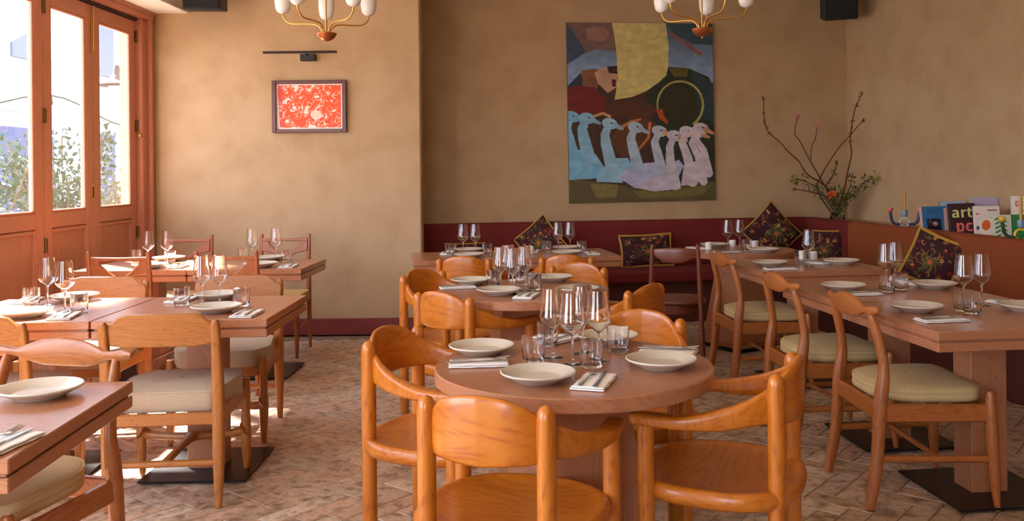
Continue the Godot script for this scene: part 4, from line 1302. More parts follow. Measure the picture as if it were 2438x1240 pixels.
# slim dark-toned chair with a pierced V-shaped top rail
func make_pierced_chair() -> Node3D:
	var c := thing("pierced_chair", "", "chair", Vector3.ZERO, 0.0, "chairs with pierced top rails")
	var wx := wood("chestnut", 0, rgb(128, 66, 34), rgb(172, 96, 54), 0.38, 0.25, 0.007, 3.2)
	var wy := wood("chestnut", 1); var wz := wood("chestnut", 2)
	var xf := Transform3D(Basis(Vector3.RIGHT, -0.12), Vector3(0, 0, -0.112))
	var rail := MB.new()
	rail.prism(PackedVector2Array([Vector2(-0.18, 0.846), Vector2(0.18, 0.846), Vector2(0.18, 0.872), Vector2(0, 0.868), Vector2(-0.18, 0.872)]), -0.011, 0.011, 0.004, xf)
	rail.prism(PackedVector2Array([Vector2(-0.18, 0.848), Vector2(-0.18, 0.772), Vector2(-0.09, 0.752), Vector2(-0.03, 0.718), Vector2(0, 0.711), Vector2(0.03, 0.718), Vector2(0.09, 0.752), Vector2(0.18, 0.772), Vector2(0.18, 0.848), Vector2(0.125, 0.848), Vector2(0.122, 0.825), Vector2(0.07, 0.778), Vector2(0.028, 0.748), Vector2(0, 0.740), Vector2(-0.028, 0.748), Vector2(-0.07, 0.778), Vector2(-0.122, 0.825), Vector2(-0.125, 0.848)]), -0.011, 0.011, 0.004, xf)
	part(c, "top_rail", rail, wx)
	for sx in [-1.0, 1.0]:
		var x: float = sx * 0.187
		part(c, "leg", post([Vector3(x, 0, -0.235), Vector3(x, 0.01, -0.234), Vector3(x, 0.25, -0.212), Vector3(x, 0.45, -0.2), Vector3(x, 0.7, -0.206), Vector3(x, 0.89, -0.226), Vector3(x, 0.902, -0.228)], [0.009, 0.011, 0.017, 0.0195, 0.0165, 0.013, 0.006], 10, 0.9, 2.6), wy)
		part(c, "leg", post([Vector3(sx * 0.2, 0, 0.212), Vector3(sx * 0.2, 0.01, 0.212), Vector3(sx * 0.198, 0.24, 0.2), Vector3(sx * 0.196, 0.44, 0.195)], [0.009, 0.012, 0.021, 0.017], 12), wy)
		var st := MB.new()
		st.tube([Vector3(sx * 0.187, 0.22, -0.212), Vector3(sx * 0.198, 0.22, 0.2)], 0.0095, 8)
		part(c, "stretcher", st, wz)
	var st2 := MB.new()
	st2.tube([Vector3(-0.196, 0.3, 0.2), Vector3(0.196, 0.3, 0.2)], 0.0095, 8)
	part(c, "stretcher", st2, wx)
	var fr := MB.new()
	fr.box(Vector3(0, 0.412, -0.2), Vector3(0.36, 0.05, 0.022), 0.004)
	fr.box(Vector3(0, 0.412, 0.195), Vector3(0.39, 0.05, 0.022), 0.004)
	for sx in [-1.0, 1.0]:
		fr.box(Vector3(sx * 0.193, 0.412, 0), Vector3(0.022, 0.05, 0.39), 0.004)
	part(c, "seat_frame", fr, wx)
	var straw := cloth("straw", rgb(214, 172, 108), 70.0, 0.25, 0.0, 0.7)
	part(c, "seat", pad(round_outline([Vector2(-0.195, -0.2), Vector2(0.195, -0.2), Vector2(0.215, 0.21), Vector2(-0.215, 0.21)], 0.03), 0.432, 0.03, 0.004, false), straw)
	return c

# chair with a fish-shaped, horned top rail, waisted posts and a loose cushion
func make_horned_chair() -> Node3D:
	var c := thing("horned_chair", "", "chair", Vector3.ZERO, 0.0, "chairs with horned top rails")
	var wx := wood("elm", 0, rgb(138, 74, 30), rgb(180, 106, 50), 0.38, 0.25, 0.006, 2.8)
	var wy := wood("elm", 1); var wz := wood("elm", 2)
	# top rail
	var rows := []
	for i in 29:
		var f := -1.0 + 2.0 * i / 28.0
		var a := absf(f)
		var hh := lerp_table([[0.0, 0.046], [0.28, 0.043], [0.45, 0.032], [0.57, 0.018], [0.66, 0.0135], [0.84, 0.019], [1.0, 0.013]], a)
		var dy := lerp_table([[0.0, 0.0], [0.55, -0.004], [0.75, 0.0], [1.0, 0.007]], a)
		var th := lerp_table([[0.0, 0.012], [0.5, 0.013], [0.7, 0.015], [1.0, 0.012]], a)
		if i == 0 or i == 28:
			hh *= 0.6; th *= 0.6
		rows.append(MB.ring(Vector3(f * 0.275, 0.80 + dy, -0.255 + 0.03 * f * f - 0.01), Vector3(0, hh, 0), Vector3(0, hh * 0.15, th), 14, 2.6))
	var rail := MB.new()
	rail.loft(rows)
	part(c, "top_rail", rail, wx)
	for sx in [-1.0, 1.0]:
		part(c, "leg", post(smooth_path([Vector3(sx * 0.232, 0, -0.262), Vector3(sx * 0.23, 0.03, -0.258), Vector3(sx * 0.226, 0.22, -0.228), Vector3(sx * 0.224, 0.42, -0.215), Vector3(sx * 0.224, 0.56, -0.198), Vector3(sx * 0.217, 0.68, -0.215), Vector3(sx * 0.208, 0.79, -0.246)], 4), [0.0115, 0.014, 0.0165, 0.0185, 0.02, 0.0225, 0.0245, 0.025, 0.0255, 0.026, 0.0265, 0.027, 0.028, 0.028, 0.0265, 0.024, 0.0215, 0.02, 0.0195, 0.0195, 0.0195, 0.02, 0.0185, 0.016, 0.013], 12, 0.85, 2.4), wy)
		part(c, "leg", post([Vector3(sx * 0.262, 0, 0.242), Vector3(sx * 0.26, 0.02, 0.24), Vector3(sx * 0.256, 0.14, 0.232), Vector3(sx * 0.252, 0.28, 0.226), Vector3(sx * 0.25, 0.42, 0.222), Vector3(sx * 0.25, 0.468, 0.222), Vector3(sx * 0.25, 0.476, 0.222)], [0.010, 0.013, 0.022, 0.0265, 0.0215, 0.0165, 0.008], 12), wy)
		var st := MB.new()
		st.tube([Vector3(sx * 0.226, 0.205, -0.23), Vector3(sx * 0.254, 0.205, 0.23)], 0.0115, 8, 1.3)
		part(c, "stretcher", st, wz)
	var st2 := MB.new()
	st2.tube([Vector3(-0.24, 0.205, 0.02), Vector3(0.24, 0.205, 0.02)], 0.0115, 8)
	part(c, "stretcher", st2, wx)
	var fr := MB.new()
	fr.box(Vector3(0, 0.388, -0.215), Vector3(0.42, 0.07, 0.024), 0.005)
	fr.box(Vector3(0, 0.388, 0.224), Vector3(0.47, 0.07, 0.024), 0.005)
	for sx in [-1.0, 1.0]:
		fr.box(Vector3(sx * 0.236, 0.388, 0.005), Vector3(0.024, 0.07, 0.42), 0.005, Basis(Vector3.UP, sx * 0.06))
	part(c, "seat_frame", fr, wz)
	var ol := round_outline([Vector2(-0.12, -0.21), Vector2(0.12, -0.21), Vector2(0.215, -0.10), Vector2(0.232, 0.22), Vector2(-0.232, 0.22), Vector2(-0.215, -0.10)], 0.09, 6)
	var cm := cloth("cushion", rgb(216, 188, 132), 90.0, 0.08, 0.2, 0.85)
	var cu := part(c, "cushion", pad(ol, 0.424, 0.062, 0.016), cm)
	part(cu, "piping", outline_tube(ol.map(func(p): return p * 0.985), 0.482, 0.004), cm)
	return c

# dark chair with a boat-shaped rail and a round wooden seat
func make_boat_chair() -> Node3D:
	var c := thing("bistro_chair", "dark brown chair with a boat-shaped rail and round wooden seat, before the corner round table", "chair")
	var wx := wood("walnut", 0, rgb(96, 46, 26), rgb(134, 70, 42), 0.35, 0.3, 0.007, 3.0)
	var wy := wood("walnut", 1)
	var rows := []
	for i in 17:
		var f := -1.0 + 2.0 * i / 16.0
		var top := 0.822 + 0.012 * (1.0 - f * f)
		var bot := 0.722 + 0.062 * pow(absf(f), 2.2)
		rows.append(MB.ring(Vector3(f * 0.155, (top + bot) / 2, -0.205 - 0.025 * (1.0 - f * f)), Vector3(0, (top - bot) / 2, 0), Vector3(0, 0.0, 0.009), 12, 3.0))
	var rail := MB.new()
	rail.loft(rows)
	part(c, "top_rail", rail, wx)
	for sx in [-1.0, 1.0]:
		part(c, "leg", post([Vector3(sx * 0.185, 0, -0.25), Vector3(sx * 0.184, 0.02, -0.248), Vector3(sx * 0.175, 0.42, -0.195), Vector3(sx * 0.165, 0.65, -0.195), Vector3(sx * 0.156, 0.845, -0.215), Vector3(sx * 0.156, 0.855, -0.216)], [0.011, 0.014, 0.019, 0.017, 0.015, 0.007], 10), wy)
		part(c, "leg", post([Vector3(sx * 0.185, 0, 0.2), Vector3(sx * 0.183, 0.02, 0.198), Vector3(sx * 0.165, 0.43, 0.165)], [0.011, 0.014, 0.018], 10), wy)
		var st := MB.new()
		st.tube([Vector3(sx * 0.1685, 0.2, -0.222), Vector3(sx * 0.176, 0.2, 0.184)], 0.009, 8)
		part(c, "stretcher", st, wood("walnut", 2))
	var s := MB.new()
	seat_disc(s, -0.01, 0.205, 0.21, 0.425, 0.036, 0.01, 2.4)
	part(c, "seat", s, wx)
	var fr := MB.new()
	fr.lathe([Vector2(0.165, 0.36), Vector2(0.175, 0.36), Vector2(0.175, 0.426), Vector2(0.165, 0.426)], 28)
	part(c, "apron", fr, wx)
	return c

func make_square_table(w: float, d: float, right := false) -> Node3D:
	var c := thing("dining_table", "", "table", Vector3.ZERO, 0.0, "square pedestal tables")
	var g := 2 if right else 0
	var tm := wood("table", g, rgb(150, 92, 60), rgb(186, 124, 88), 0.3, 0.25, 0.009, 3.4)
	var top := MB.new()
	top.box(Vector3(0, 0.7325, 0), Vector3(w, 0.035, d), 0.003)
	part(c, "tabletop", top, tm)
	var gr := MB.new()
	gr.box(Vector3(0, 0.711, 0), Vector3(w - 0.022, 0.008, d - 0.022), 0.0005)
	part(c, "groove", gr, tm)
	var lip := MB.new()
	lip.box(Vector3(0, 0.6895, 0), Vector3(w - 0.002, 0.035, d - 0.002), 0.003)
	part(c, "apron", lip, tm)
	var colm := MB.new()
	colm.box(Vector3(0, 0.341, 0), Vector3(0.16, 0.662, 0.13), 0.003)
	part(c, "column", colm, wood("table", 1))
	var pl := MB.new()
	pl.box(Vector3(0, 0.012, 0), Vector3(0.48, 0.008, 0.48), 0.001)
	for x in [-0.2, 0.2]:
		for z in [-0.2, 0.2]:
			pl.lathe([Vector2(0.014, 0.0), Vector2(0.014, 0.009)], 10, Vector3(x, 0, z))
	part(c, "base_plate", pl, flat("black_steel", rgb(26, 25, 27), 0.35, 0.4))
	return c

func make_round_table(r: float) -> Node3D:
	var c := thing("round_table", "", "table", Vector3.ZERO, 0.0, "round pedestal tables")
	var tm := wood("table", 0, rgb(150, 92, 60), rgb(186, 124, 88), 0.3, 0.25, 0.009, 3.4)
	var top := MB.new()
	var prof := [Vector2(0.0, 0.706), Vector2(r - 0.004, 0.706), Vector2(r - 0.004, 0.706), Vector2(r, 0.710), Vector2(r, 0.710), Vector2(r, 0.746), Vector2(r, 0.746), Vector2(r - 0.004, 0.75), Vector2(r - 0.004, 0.75), Vector2(0.0, 0.75)]
	top.lathe(prof, 72)
	part(c, "tabletop", top, tm)
	# four tapered boards set as a pyramid
	for k in 4:
		var bo := MB.new()
		var a := k * PI / 2
		var B := Basis(Vector3.UP, a)
		var t0 := 0.12; var b0 := 0.215
		var q := []
		for yy in [[0.028, b0], [0.706, t0]]:
			var hw: float = yy[1]
			q.append([B * Vector3(-hw, yy[0], hw), B * Vector3(hw, yy[0], hw), B * Vector3(hw - 0.02, yy[0], hw - 0.022), B * Vector3(-hw + 0.02, yy[0], hw - 0.022)])
		var rows := []
		for i in 2:
			rows.append(q[i])
		var N := B * Vector3(0, 0.14, 1).normalized()
		bo.quad(q[0][0], q[0][1], q[1][1], q[1][0], N)
		bo.quad(q[0][3], q[0][2], q[1][2], q[1][3], -N)
		bo.quad(q[0][1], q[0][2], q[1][2], q[1][1], B * Vector3(0.7, 0, -0.7))
		bo.quad(q[0][0], q[0][3], q[1][3], q[1][0], B * Vector3(-0.7, 0, -0.7))
		bo.quad(q[0][0], q[0][1], q[0][2], q[0][3], Vector3.DOWN)
		part(c, "pedestal_board", bo, wood("table", 1))
	var pl := MB.new()
	pl.box(Vector3(0, 0.014, 0), Vector3(0.46, 0.028, 0.46), 0.003)
	part(c, "base_plate", pl, flat("black_steel", rgb(26, 25, 27), 0.35, 0.4))
	return c

# ---------------------------------------------------------------- tableware
func make_plate() -> Node3D:
	var b := MB.new()
	b.lathe([Vector2(0.0, 0.0049), Vector2(0.055, 0.0049), Vector2(0.058, 0.0000), Vector2(0.064, 0.0000), Vector2(0.067, 0.0049), Vector2(0.082, 0.0110), Vector2(0.1115, 0.0262), Vector2(0.1135, 0.0290), Vector2(0.1125, 0.0320), Vector2(0.1095, 0.0327), Vector2(0.106, 0.0312), Vector2(0.08, 0.0189), Vector2(0.074, 0.0144), Vector2(0.068, 0.0120), Vector2(0.03, 0.0110), Vector2(0.0, 0.0110)], 48)
	var o := single("dinner_plate", b, flat("stoneware", rgb(212, 200, 180), 0.22), "", "plate", "stoneware plates laid on the tables")
	return o

func glass_mat() -> StandardMaterial3D:
	var m := flat("clear_glass", Color(1, 1, 1, 0.0), 0.0)
	m.refraction_enabled = true
	m.refraction_scale = 0.05
	return m

func make_glass() -> Node3D:
	var c := thing("wine_glass", "", "wine glass", Vector3.ZERO, 0.0, "wine glasses set on the tables")
	var b := MB.new()
	b.lathe([Vector2(0.004, 0.094), Vector2(0.012, 0.099), Vector2(0.034, 0.118), Vector2(0.0415, 0.130), Vector2(0.0425, 0.136), Vector2(0.041, 0.146), Vector2(0.036, 0.185), Vector2(0.0315, 0.232), Vector2(0.0303, 0.232), Vector2(0.0348, 0.185), Vector2(0.0398, 0.146), Vector2(0.0412, 0.136), Vector2(0.040, 0.131), Vector2(0.033, 0.1195), Vector2(0.011, 0.1005), Vector2(0.0, 0.098)], 32)
	part(c, "bowl", b, glass_mat())
	var s := MB.new()
	s.lathe([Vector2(0.0, 0.0), Vector2(0.036, 0.0), Vector2(0.0365, 0.0015), Vector2(0.030, 0.0035), Vector2(0.012, 0.006), Vector2(0.006, 0.010), Vector2(0.0038, 0.02), Vector2(0.0034, 0.06), Vector2(0.0042, 0.088), Vector2(0.009, 0.0965)], 24)
	part(c, "stem", s, glass_mat())
	return c

func make_tumbler() -> Node3D:
	var b := MB.new()
	b.lathe([Vector2(0.0, 0.0), Vector2(0.030, 0.0), Vector2(0.033, 0.003), Vector2(0.0365, 0.02), Vector2(0.0385, 0.05), Vector2(0.0385, 0.086), Vector2(0.0372, 0.086), Vector2(0.0368, 0.05), Vector2(0.0345, 0.022), Vector2(0.030, 0.011), Vector2(0.02, 0.009), Vector2(0.0, 0.009)], 32)
	return single("tumbler", b, glass_mat(), "", "tumbler", "water tumblers set on the tables")

func make_napkin() -> Node3D:
	# folded linen: three soft layers, length along local z
	var c := thing("napkin", "", "napkin", Vector3.ZERO, 0.0, "folded napkins beside the plates")
	var m := flat("linen", rgb(244, 238, 232), 0.95)
	var rng := RandomNumberGenerator.new(); rng.seed = 5
	for k in 2:
		var rows := []
		for i in 9:
			var f := -1.0 + i / 4.0
			var e := 1.0 if absf(f) < 0.99 else 0.7
			var wob := 0.0007 * sin(i * 1.9 + k * 2.0)
			rows.append(MB.ring(Vector3(wob * 2.0 - k * 0.002, 0.0032 + k * 0.0058 + wob * 0.5, f * (0.096 - k * 0.004)), Vector3(0.051 - k * 0.003, 0, 0), Vector3(0, 0.0031 * e, 0), 14, 4.0))
		var b := MB.new()
		b.loft(rows)
		part(c, "fold", b, m)
	return c

func steel() -> StandardMaterial3D:
	return flat("cutlery_steel", rgb(190, 188, 186), 0.22, 1.0)

func make_fork() -> Node3D:
	var b := MB.new()
	b.tube([Vector3(0, 0.002, -0.085), Vector3(0, 0.0022, -0.08), Vector3(0, 0.003, -0.03), Vector3(0, 0.006, 0.03), Vector3(0, 0.004, 0.05)], [0.004, 0.0062, 0.0045, 0.0028, 0.006], 8, 0.3)
	b.tube([Vector3(0, 0.004, 0.046), Vector3(0, 0.003, 0.056), Vector3(0, 0.004, 0.066)], [0.006, 0.0115, 0.0115], 8, 0.16)
	for x in [-0.0095, -0.0032, 0.0032, 0.0095]:
		b.tube([Vector3(x, 0.004, 0.063), Vector3(x, 0.006, 0.085), Vector3(x * 0.95, 0.010, 0.105)], [0.0017, 0.0015, 0.0009], 6)
	return single("fork", b, steel(), "", "fork", "forks on the napkins")

func make_knife() -> Node3D:
	var b := MB.new()
	b.tube([Vector3(0, 0.003, -0.1), Vector3(0, 0.003, -0.096), Vector3(0, 0.003, -0.02), Vector3(0, 0.003, 0.0)], [0.004, 0.0068, 0.0055, 0.004], 8, 0.45)
	b.prism(PackedVector2Array([Vector2(-0.004, -0.002), Vector2(0.004, -0.002), Vector2(0.0085, 0.03), Vector2(0.0085, 0.075), Vector2(0.002, 0.108), Vector2(-0.004, 0.1)]), -0.0009, 0.0009, 0.0004, Transform3D(Basis(Vector3.RIGHT, PI / 2), Vector3(0, 0.003, 0)))
	return single("table_knife", b, steel(), "", "knife", "knives on the napkins")

# ---------------------------------------------------------------- pictures and prints (flat things, computed)
func fill_poly(im: Image, pts: Array, c: Color) -> void:
	var lo := 1e9; var hi := -1e9
	for p in pts:
		lo = minf(lo, p.y); hi = maxf(hi, p.y)
	for y in range(maxi(0, int(floor(lo))), mini(im.get_height() - 1, int(ceil(hi))) + 1):
		var xs := []
		var yy := y + 0.5
		for i in pts.size():
			var a: Vector2 = pts[i]; var b: Vector2 = pts[(i + 1) % pts.size()]
			if (a.y <= yy and b.y > yy) or (b.y <= yy and a.y > yy):
				xs.append(a.x + (yy - a.y) / (b.y - a.y) * (b.x - a.x))
		xs.sort()
		for i in range(0, xs.size() - 1, 2):
			var x0 := int(round(xs[i])); var x1 := int(round(xs[i + 1]))
			if x1 > x0:
				im.fill_rect(Rect2i(x0, y, x1 - x0, 1), c)

func fill_ell(im: Image, c: Vector2, r: Vector2, ang: float, col: Color) -> void:
	var pts := []
	for i in 20:
		var a := TAU * i / 20.0
		pts.append(c + Vector2(cos(a) * r.x, sin(a) * r.y).rotated(ang))
	fill_poly(im, pts, col)

func stroke(im: Image, pts: Array, w0: float, w1: float, col: Color) -> void:
	for i in pts.size() - 1:
		var k := maxi(2, int(pts[i].distance_to(pts[i + 1]) / 3.0))
		for j in k + 1:
			var f := (i + float(j) / k) / (pts.size() - 1)
			var r := lerpf(w0, w1, f) / 2.0
			fill_ell(im, pts[i].lerp(pts[i + 1], float(j) / k), Vector2(r, r), 0.0, col)

func brushed(im: Image, amount: float, sx: float, sy: float, sd: int) -> void:
	var f := FastNoiseLite.new()
	f.seed = sd; f.frequency = 0.05; f.fractal_octaves = 3
	f.domain_warp_enabled = true; f.domain_warp_amplitude = 18.0
	for y in im.get_height():
		for x in im.get_width():
			var g := 1.0 + amount * f.get_noise_2d(x * sx, y * sy)
			var c := im.get_pixel(x, y)
			im.set_pixel(x, y, Color(clampf(c.r * g, 0, 1), clampf(c.g * g, 0, 1), clampf(c.b * (g * 0.7 + 0.3), 0, 1)))

func swan_picture() -> Image:
	var k := 0.4
	var im := Image.create(366, 447, false, Image.FORMAT_RGB8)
	var P := func(x: float, y: float) -> Vector2: return Vector2((x - 74.0) * k, (y - 62.0) * k)
	var L := func(a: Array) -> Array:
		var o := []
		for i in range(0, a.size(), 2): o.append(P.call(a[i], a[i + 1]))
		return o
	# sky bands
	for y in 447:
		var f := clampf(y / 120.0, 0.0, 1.0)
		im.fill_rect(Rect2i(0, y, 366, 1), rgb(70, 88, 104).lerp(rgb(134, 158, 190), f))
	fill_poly(im, L.call([60, 50, 360, 50, 380, 240, 250, 225, 190, 250, 100, 120]), rgb(120, 92, 86))
	fill_poly(im, L.call([60, 60, 110, 110, 190, 245, 60, 330]), rgb(58, 78, 100))
	fill_poly(im, L.call([190, 95, 300, 80, 340, 130, 300, 180, 200, 170]), rgb(150, 112, 98))
	fill_poly(im, L.call([700, 50, 1000, 50, 1000, 200, 860, 190, 740, 130]), rgb(50, 76, 84))
	fill_poly(im, L.call([700, 120, 730, 120, 930, 255, 900, 265]), rgb(140, 82, 84))
	# dark inside of the arch
	var arch := []
	for i in 41:
		var a := PI + PI * i / 40.0
		arch.append(P.call(530 + 505 * cos(a), 560 + 240 * sin(a)))
	arch.append(P.call(1040, 1200)); arch.append(P.call(60, 1200))
	fill_poly(im, arch, rgb(66, 42, 30))
	fill_poly(im, L.call([620, 330, 830, 345, 960, 400, 1000, 500, 1000, 1200, 560, 1200, 600, 700, 560, 500]), rgb(36, 44, 34))
	fill_poly(im, L.call([850, 350, 1000, 450, 1000, 700, 900, 640]), rgb(38, 62, 66))
	fill_poly(im, L.call([700, 340, 830, 345, 820, 400, 740, 400]), rgb(96, 86, 42))
	fill_poly(im, L.call([60, 470, 160, 370, 165, 460, 90, 480]), rgb(40, 52, 74))
	fill_poly(im, L.call([165, 360, 250, 345, 270, 440, 230, 520, 165, 480]), rgb(128, 82, 54))
	fill_poly(im, L.call([240, 370, 300, 340, 385, 345, 380, 460, 320, 500, 260, 440]), rgb(190, 148, 120))
	fill_poly(im, L.call([320, 335, 385, 330, 385, 380, 330, 375]), rgb(62, 28, 24))
	fill_poly(im, L.call([345, 415, 372, 415, 372, 460, 350, 460]), rgb(70, 30, 28))
	fill_poly(im, L.call([60, 470, 130, 450, 240, 465, 300, 530, 350, 580, 300, 640, 200, 620, 60, 640]), rgb(112, 28, 30))
	fill_poly(im, L.call([300, 560, 420, 545, 560, 560, 640, 600, 560, 680, 420, 660, 300, 640]), rgb(82, 46, 30))
	fill_poly(im, L.call([380, 700, 520, 655, 620, 690, 580, 800, 510, 860, 400, 900, 330, 800]), rgb(92, 54, 30))
	stroke(im, L.call([240, 640, 290, 625, 330, 645]), 7, 7, rgb(206, 150, 96))
	stroke(im, L.call([390, 720, 460, 680, 520, 665]), 9, 6, rgb(190, 118, 62))
	stroke(im, L.call([580, 690, 570, 780, 510, 850]), 8, 5, rgb(188, 112, 58))
	fill_poly(im, L.call([620, 610, 660, 600, 700, 660, 690, 700, 640, 660]), rgb(176, 70, 36))
	# ring
	var rg := []
	for i in 41:
		var a := PI * 0.95 + PI * 1.35 * i / 40.0
		rg.append(P.call(775 + 145 * cos(a), 575 + 148 * sin(a)))
	stroke(im, rg, 5, 7, rgb(168, 158, 84))
	fill_ell(im, P.call(775, 590), Vector2(46, 48), 0.0, rgb(48, 44, 26))
	# pale sail
	fill_poly(im, L.call([352, 50, 690, 50, 706, 180, 704, 330, 690, 390, 640, 435, 560, 490, 470, 525, 362, 542, 384, 420, 380, 260, 368, 150]), rgb(208, 190, 120))
	# ground
	fill_poly(im, L.call([60, 1020, 480, 1090, 1020, 1060, 1020, 1200, 60, 1200]), rgb(92, 80, 46))
	fill_poly(im, L.call([200, 1060, 380, 1070, 360, 1150, 240, 1150]), rgb(128, 112, 64))
	fill_poly(im, L.call([460, 1110, 700, 1120, 980, 1080, 900, 1150, 520, 1160]), rgb(112, 104, 56))
	# swans, blue on the left and lilac white on the right
	var blue := rgb(122, 178, 206); var lil := rgb(206, 192, 196)
	fill_poly(im, L.call([60, 850, 150, 850, 240, 880, 290, 960, 240, 1030, 60, 1035]), blue)
	fill_poly(im, L.call([240, 1050, 250, 980, 300, 950, 360, 905, 440, 905, 470, 960, 400, 1060]), rgb(140, 186, 208))
	fill_poly(im, L.call([370, 1020, 420, 980, 520, 940, 600, 935, 660, 960, 760, 920, 790, 960, 740, 1060, 480, 1095]), rgb(176, 178, 202))
	fill_poly(im, L.call([480, 1090, 560, 1040, 700, 1010, 760, 1060, 770, 1105, 600, 1118]), rgb(200, 184, 196))
	fill_poly(im, L.call([770, 1085, 790, 960, 870, 930, 950, 1000, 950, 1020, 860, 1080]), rgb(206, 184, 186))
	var sw := [[95, 645, 85, 900, 44], [190, 655, 180, 920, 50], [330, 690, 315, 950, 46], [490, 715, 480, 960, 44], [640, 740, 630, 980, 40], [735, 770, 715, 1080, 40], [815, 745, 825, 1060, 40], [875, 750, 895, 1060, 32], [905, 725, 930, 1010, 32]]
	for i in sw.size():
		var s = sw[i]
		var c := blue.lerp(lil, clampf((i - 0.5) / 5.0, 0.0, 1.0))
		stroke(im, L.call([s[0] - 8, s[1] + 10, s[0] - 32, s[1] + 70, s[2] - 10, (s[1] + s[3]) / 2.0, s[2] + 20, s[3]]), s[4] * k * 0.95, s[4] * k * 1.7, c)
		fill_ell(im, P.call(s[0], s[1]), Vector2(20, 14), 0.25, c)
		fill_poly(im, L.call([s[0] + 25, s[1] - 15, s[0] + 90, s[1] + 30, s[0] + 80, s[1] + 42, s[0] + 20, s[1] + 25]), c.darkened(0.05) if i < 4 else rgb(196, 140, 104))
		fill_ell(im, P.call(s[0] + 12, s[1] - 4), Vector2(3, 2), 0.3, rgb(50, 50, 70))
	brushed(im, 0.13, 0.5, 0.9, 3)
	return im

func orange_print() -> Image:
	var im := Image.create(288, 204, false, Image.FORMAT_RGB8)
	im.fill(rgb(240, 226, 212))
	var f := FastNoiseLite.new()
	f.seed = 21; f.frequency = 0.021; f.fractal_octaves = 2
	f.domain_warp_enabled = true; f.domain_warp_amplitude = 26.0; f.domain_warp_frequency = 0.02
	var g := FastNoiseLite.new()
	g.seed = 4; g.frequency = 0.012
	for y in range(7, 196):
		for x in range(6 + int(y * 0.05), 280):
			var a := f.get_noise_2d(x, y)
			var b := g.get_noise_2d(x, y)
			var wobble := f.get_noise_2d(x * 3.0, y * 0.4) * 5.0
			if x + wobble < 8 or y + wobble > 194:
				continue
			var c := rgb(238, 84, 36)
			if absf(a) < 0.045 + 0.04 * b or a > 0.42:
				c = rgb(244, 222, 204)
			elif absf(a) < 0.075:
				c = rgb(244, 140, 96)
			im.set_pixel(x, y, c.lerp(rgb(206, 60, 90), clampf((40.0 - x) / 60.0, 0.0, 0.35)))
	fill_ell(im, Vector2(172, 140), Vector2(24, 20), 0.3, rgb(244, 224, 206))
	for i in 5:
		stroke(im, [Vector2(156 + i * 8, 126 + i), Vector2(160 + i * 7, 150)], 2, 2, rgb(236, 98, 50))
	return im

func cushion_image(sd: int) -> Image:
	var im := Image.create(224, 224, false, Image.FORMAT_RGB8)
	im.fill(rgb(58, 22, 26))
	var rng := RandomNumberGenerator.new(); rng.seed = sd
	var pal := [rgb(110, 96, 40), rgb(186, 120, 52), rgb(150, 52, 34), rgb(78, 84, 42), rgb(206, 160, 84), rgb(120, 40, 40)]
	for i in 70:
		var c := Vector2(rng.randf_range(8, 216), rng.randf_range(8, 216))
		var a := rng.randf() * TAU
		var col: Color = pal[rng.randi() % pal.size()]
		match rng.randi() % 3:
			0: fill_ell(im, c, Vector2(rng.randf_range(6, 15), rng.randf_range(3, 6)), a, col)
			1:
				var p := []
				for j in 8:
					p.append(c + Vector2.RIGHT.rotated(a + j * 0.55) * (3.0 + j * 1.7))
				stroke(im, p, 2, 4.5, col)
			2:
				for j in 5:
					fill_ell(im, c + Vector2.RIGHT.rotated(a + j * TAU / 5) * 7.0, Vector2(5.5, 2.6), a + j * TAU / 5, col)
	for j in 9:
		var a := j * TAU / 9
		var p := []
		for q in 6:
			p.append(Vector2(112, 124) + Vector2.RIGHT.rotated(a + q * 0.14) * (10.0 + q * 9.0))
		stroke(im, p, 12, 4, pal[0] if j % 2 else pal[3])
	fill_ell(im, Vector2(112, 124), Vector2(11, 11), 0, rgb(200, 88, 46))
	return im

# ---------------------------------------------------------------- soft things
func make_cushion(w: float, h: float, th: float, sd: int, label: String, cord := 0.009) -> Node3D:
	var c := thing("throw_cushion", label, "cushion", Vector3.ZERO, 0.0, "patterned cushions on the banquette")
	var m := img_mat("floral_cushion_%d" % sd, cushion_image(sd), 0.95)
	for sg in [1.0, -1.0]:
		var rows := []
		for i in 17:
			var v := -1.0 + i / 8.0
			var r := PackedVector3Array()
			for j in 17:
				var u := -1.0 + j / 8.0
				var pinch := 1.0 - 0.07 * (1.0 - u * u) * (1.0 if absf(v) > 0.3 else 0.6)
				var pinch2 := 1.0 - 0.07 * (1.0 - v * v) * (1.0 if absf(u) > 0.3 else 0.6)
				var t := th * 0.5 * pow(maxf(0.0, (1.0 - u * u) * (1.0 - v * v)), 0.42)
				r.append(Vector3(u * w / 2 * pinch2, -v * h / 2 * pinch, sg * t))
			rows.append(r)
		var b := MB.new()
		b.grid(rows, false, Vector3(0, 0, sg))
		part(c, "front_cover" if sg > 0 else "back_cover", b, m)
	if cord > 0.0:
		var path := []
		for e in [[-1, -1, 1, -1], [1, -1, 1, 1], [1, 1, -1, 1], [-1, 1, -1, -1]]:
			for j in 8:
				var f := j / 8.0
				var u := lerpf(e[0], e[2], f); var v := lerpf(e[1], e[3], f)
				path.append(Vector3(u * w / 2 * (1.0 - 0.07 * (1.0 - v * v)), v * h / 2 * (1.0 - 0.07 * (1.0 - u * u)), 0))
		path.append(path[0])
		var b := MB.new()
		b.tube(path, cord, 8, 1.0, Vector3.BACK, 2.0, false)
		part(c, "cord", b, cloth("mustard_cord", rgb(196, 148, 52), 120.0, 0.1, 0.2))
	return c

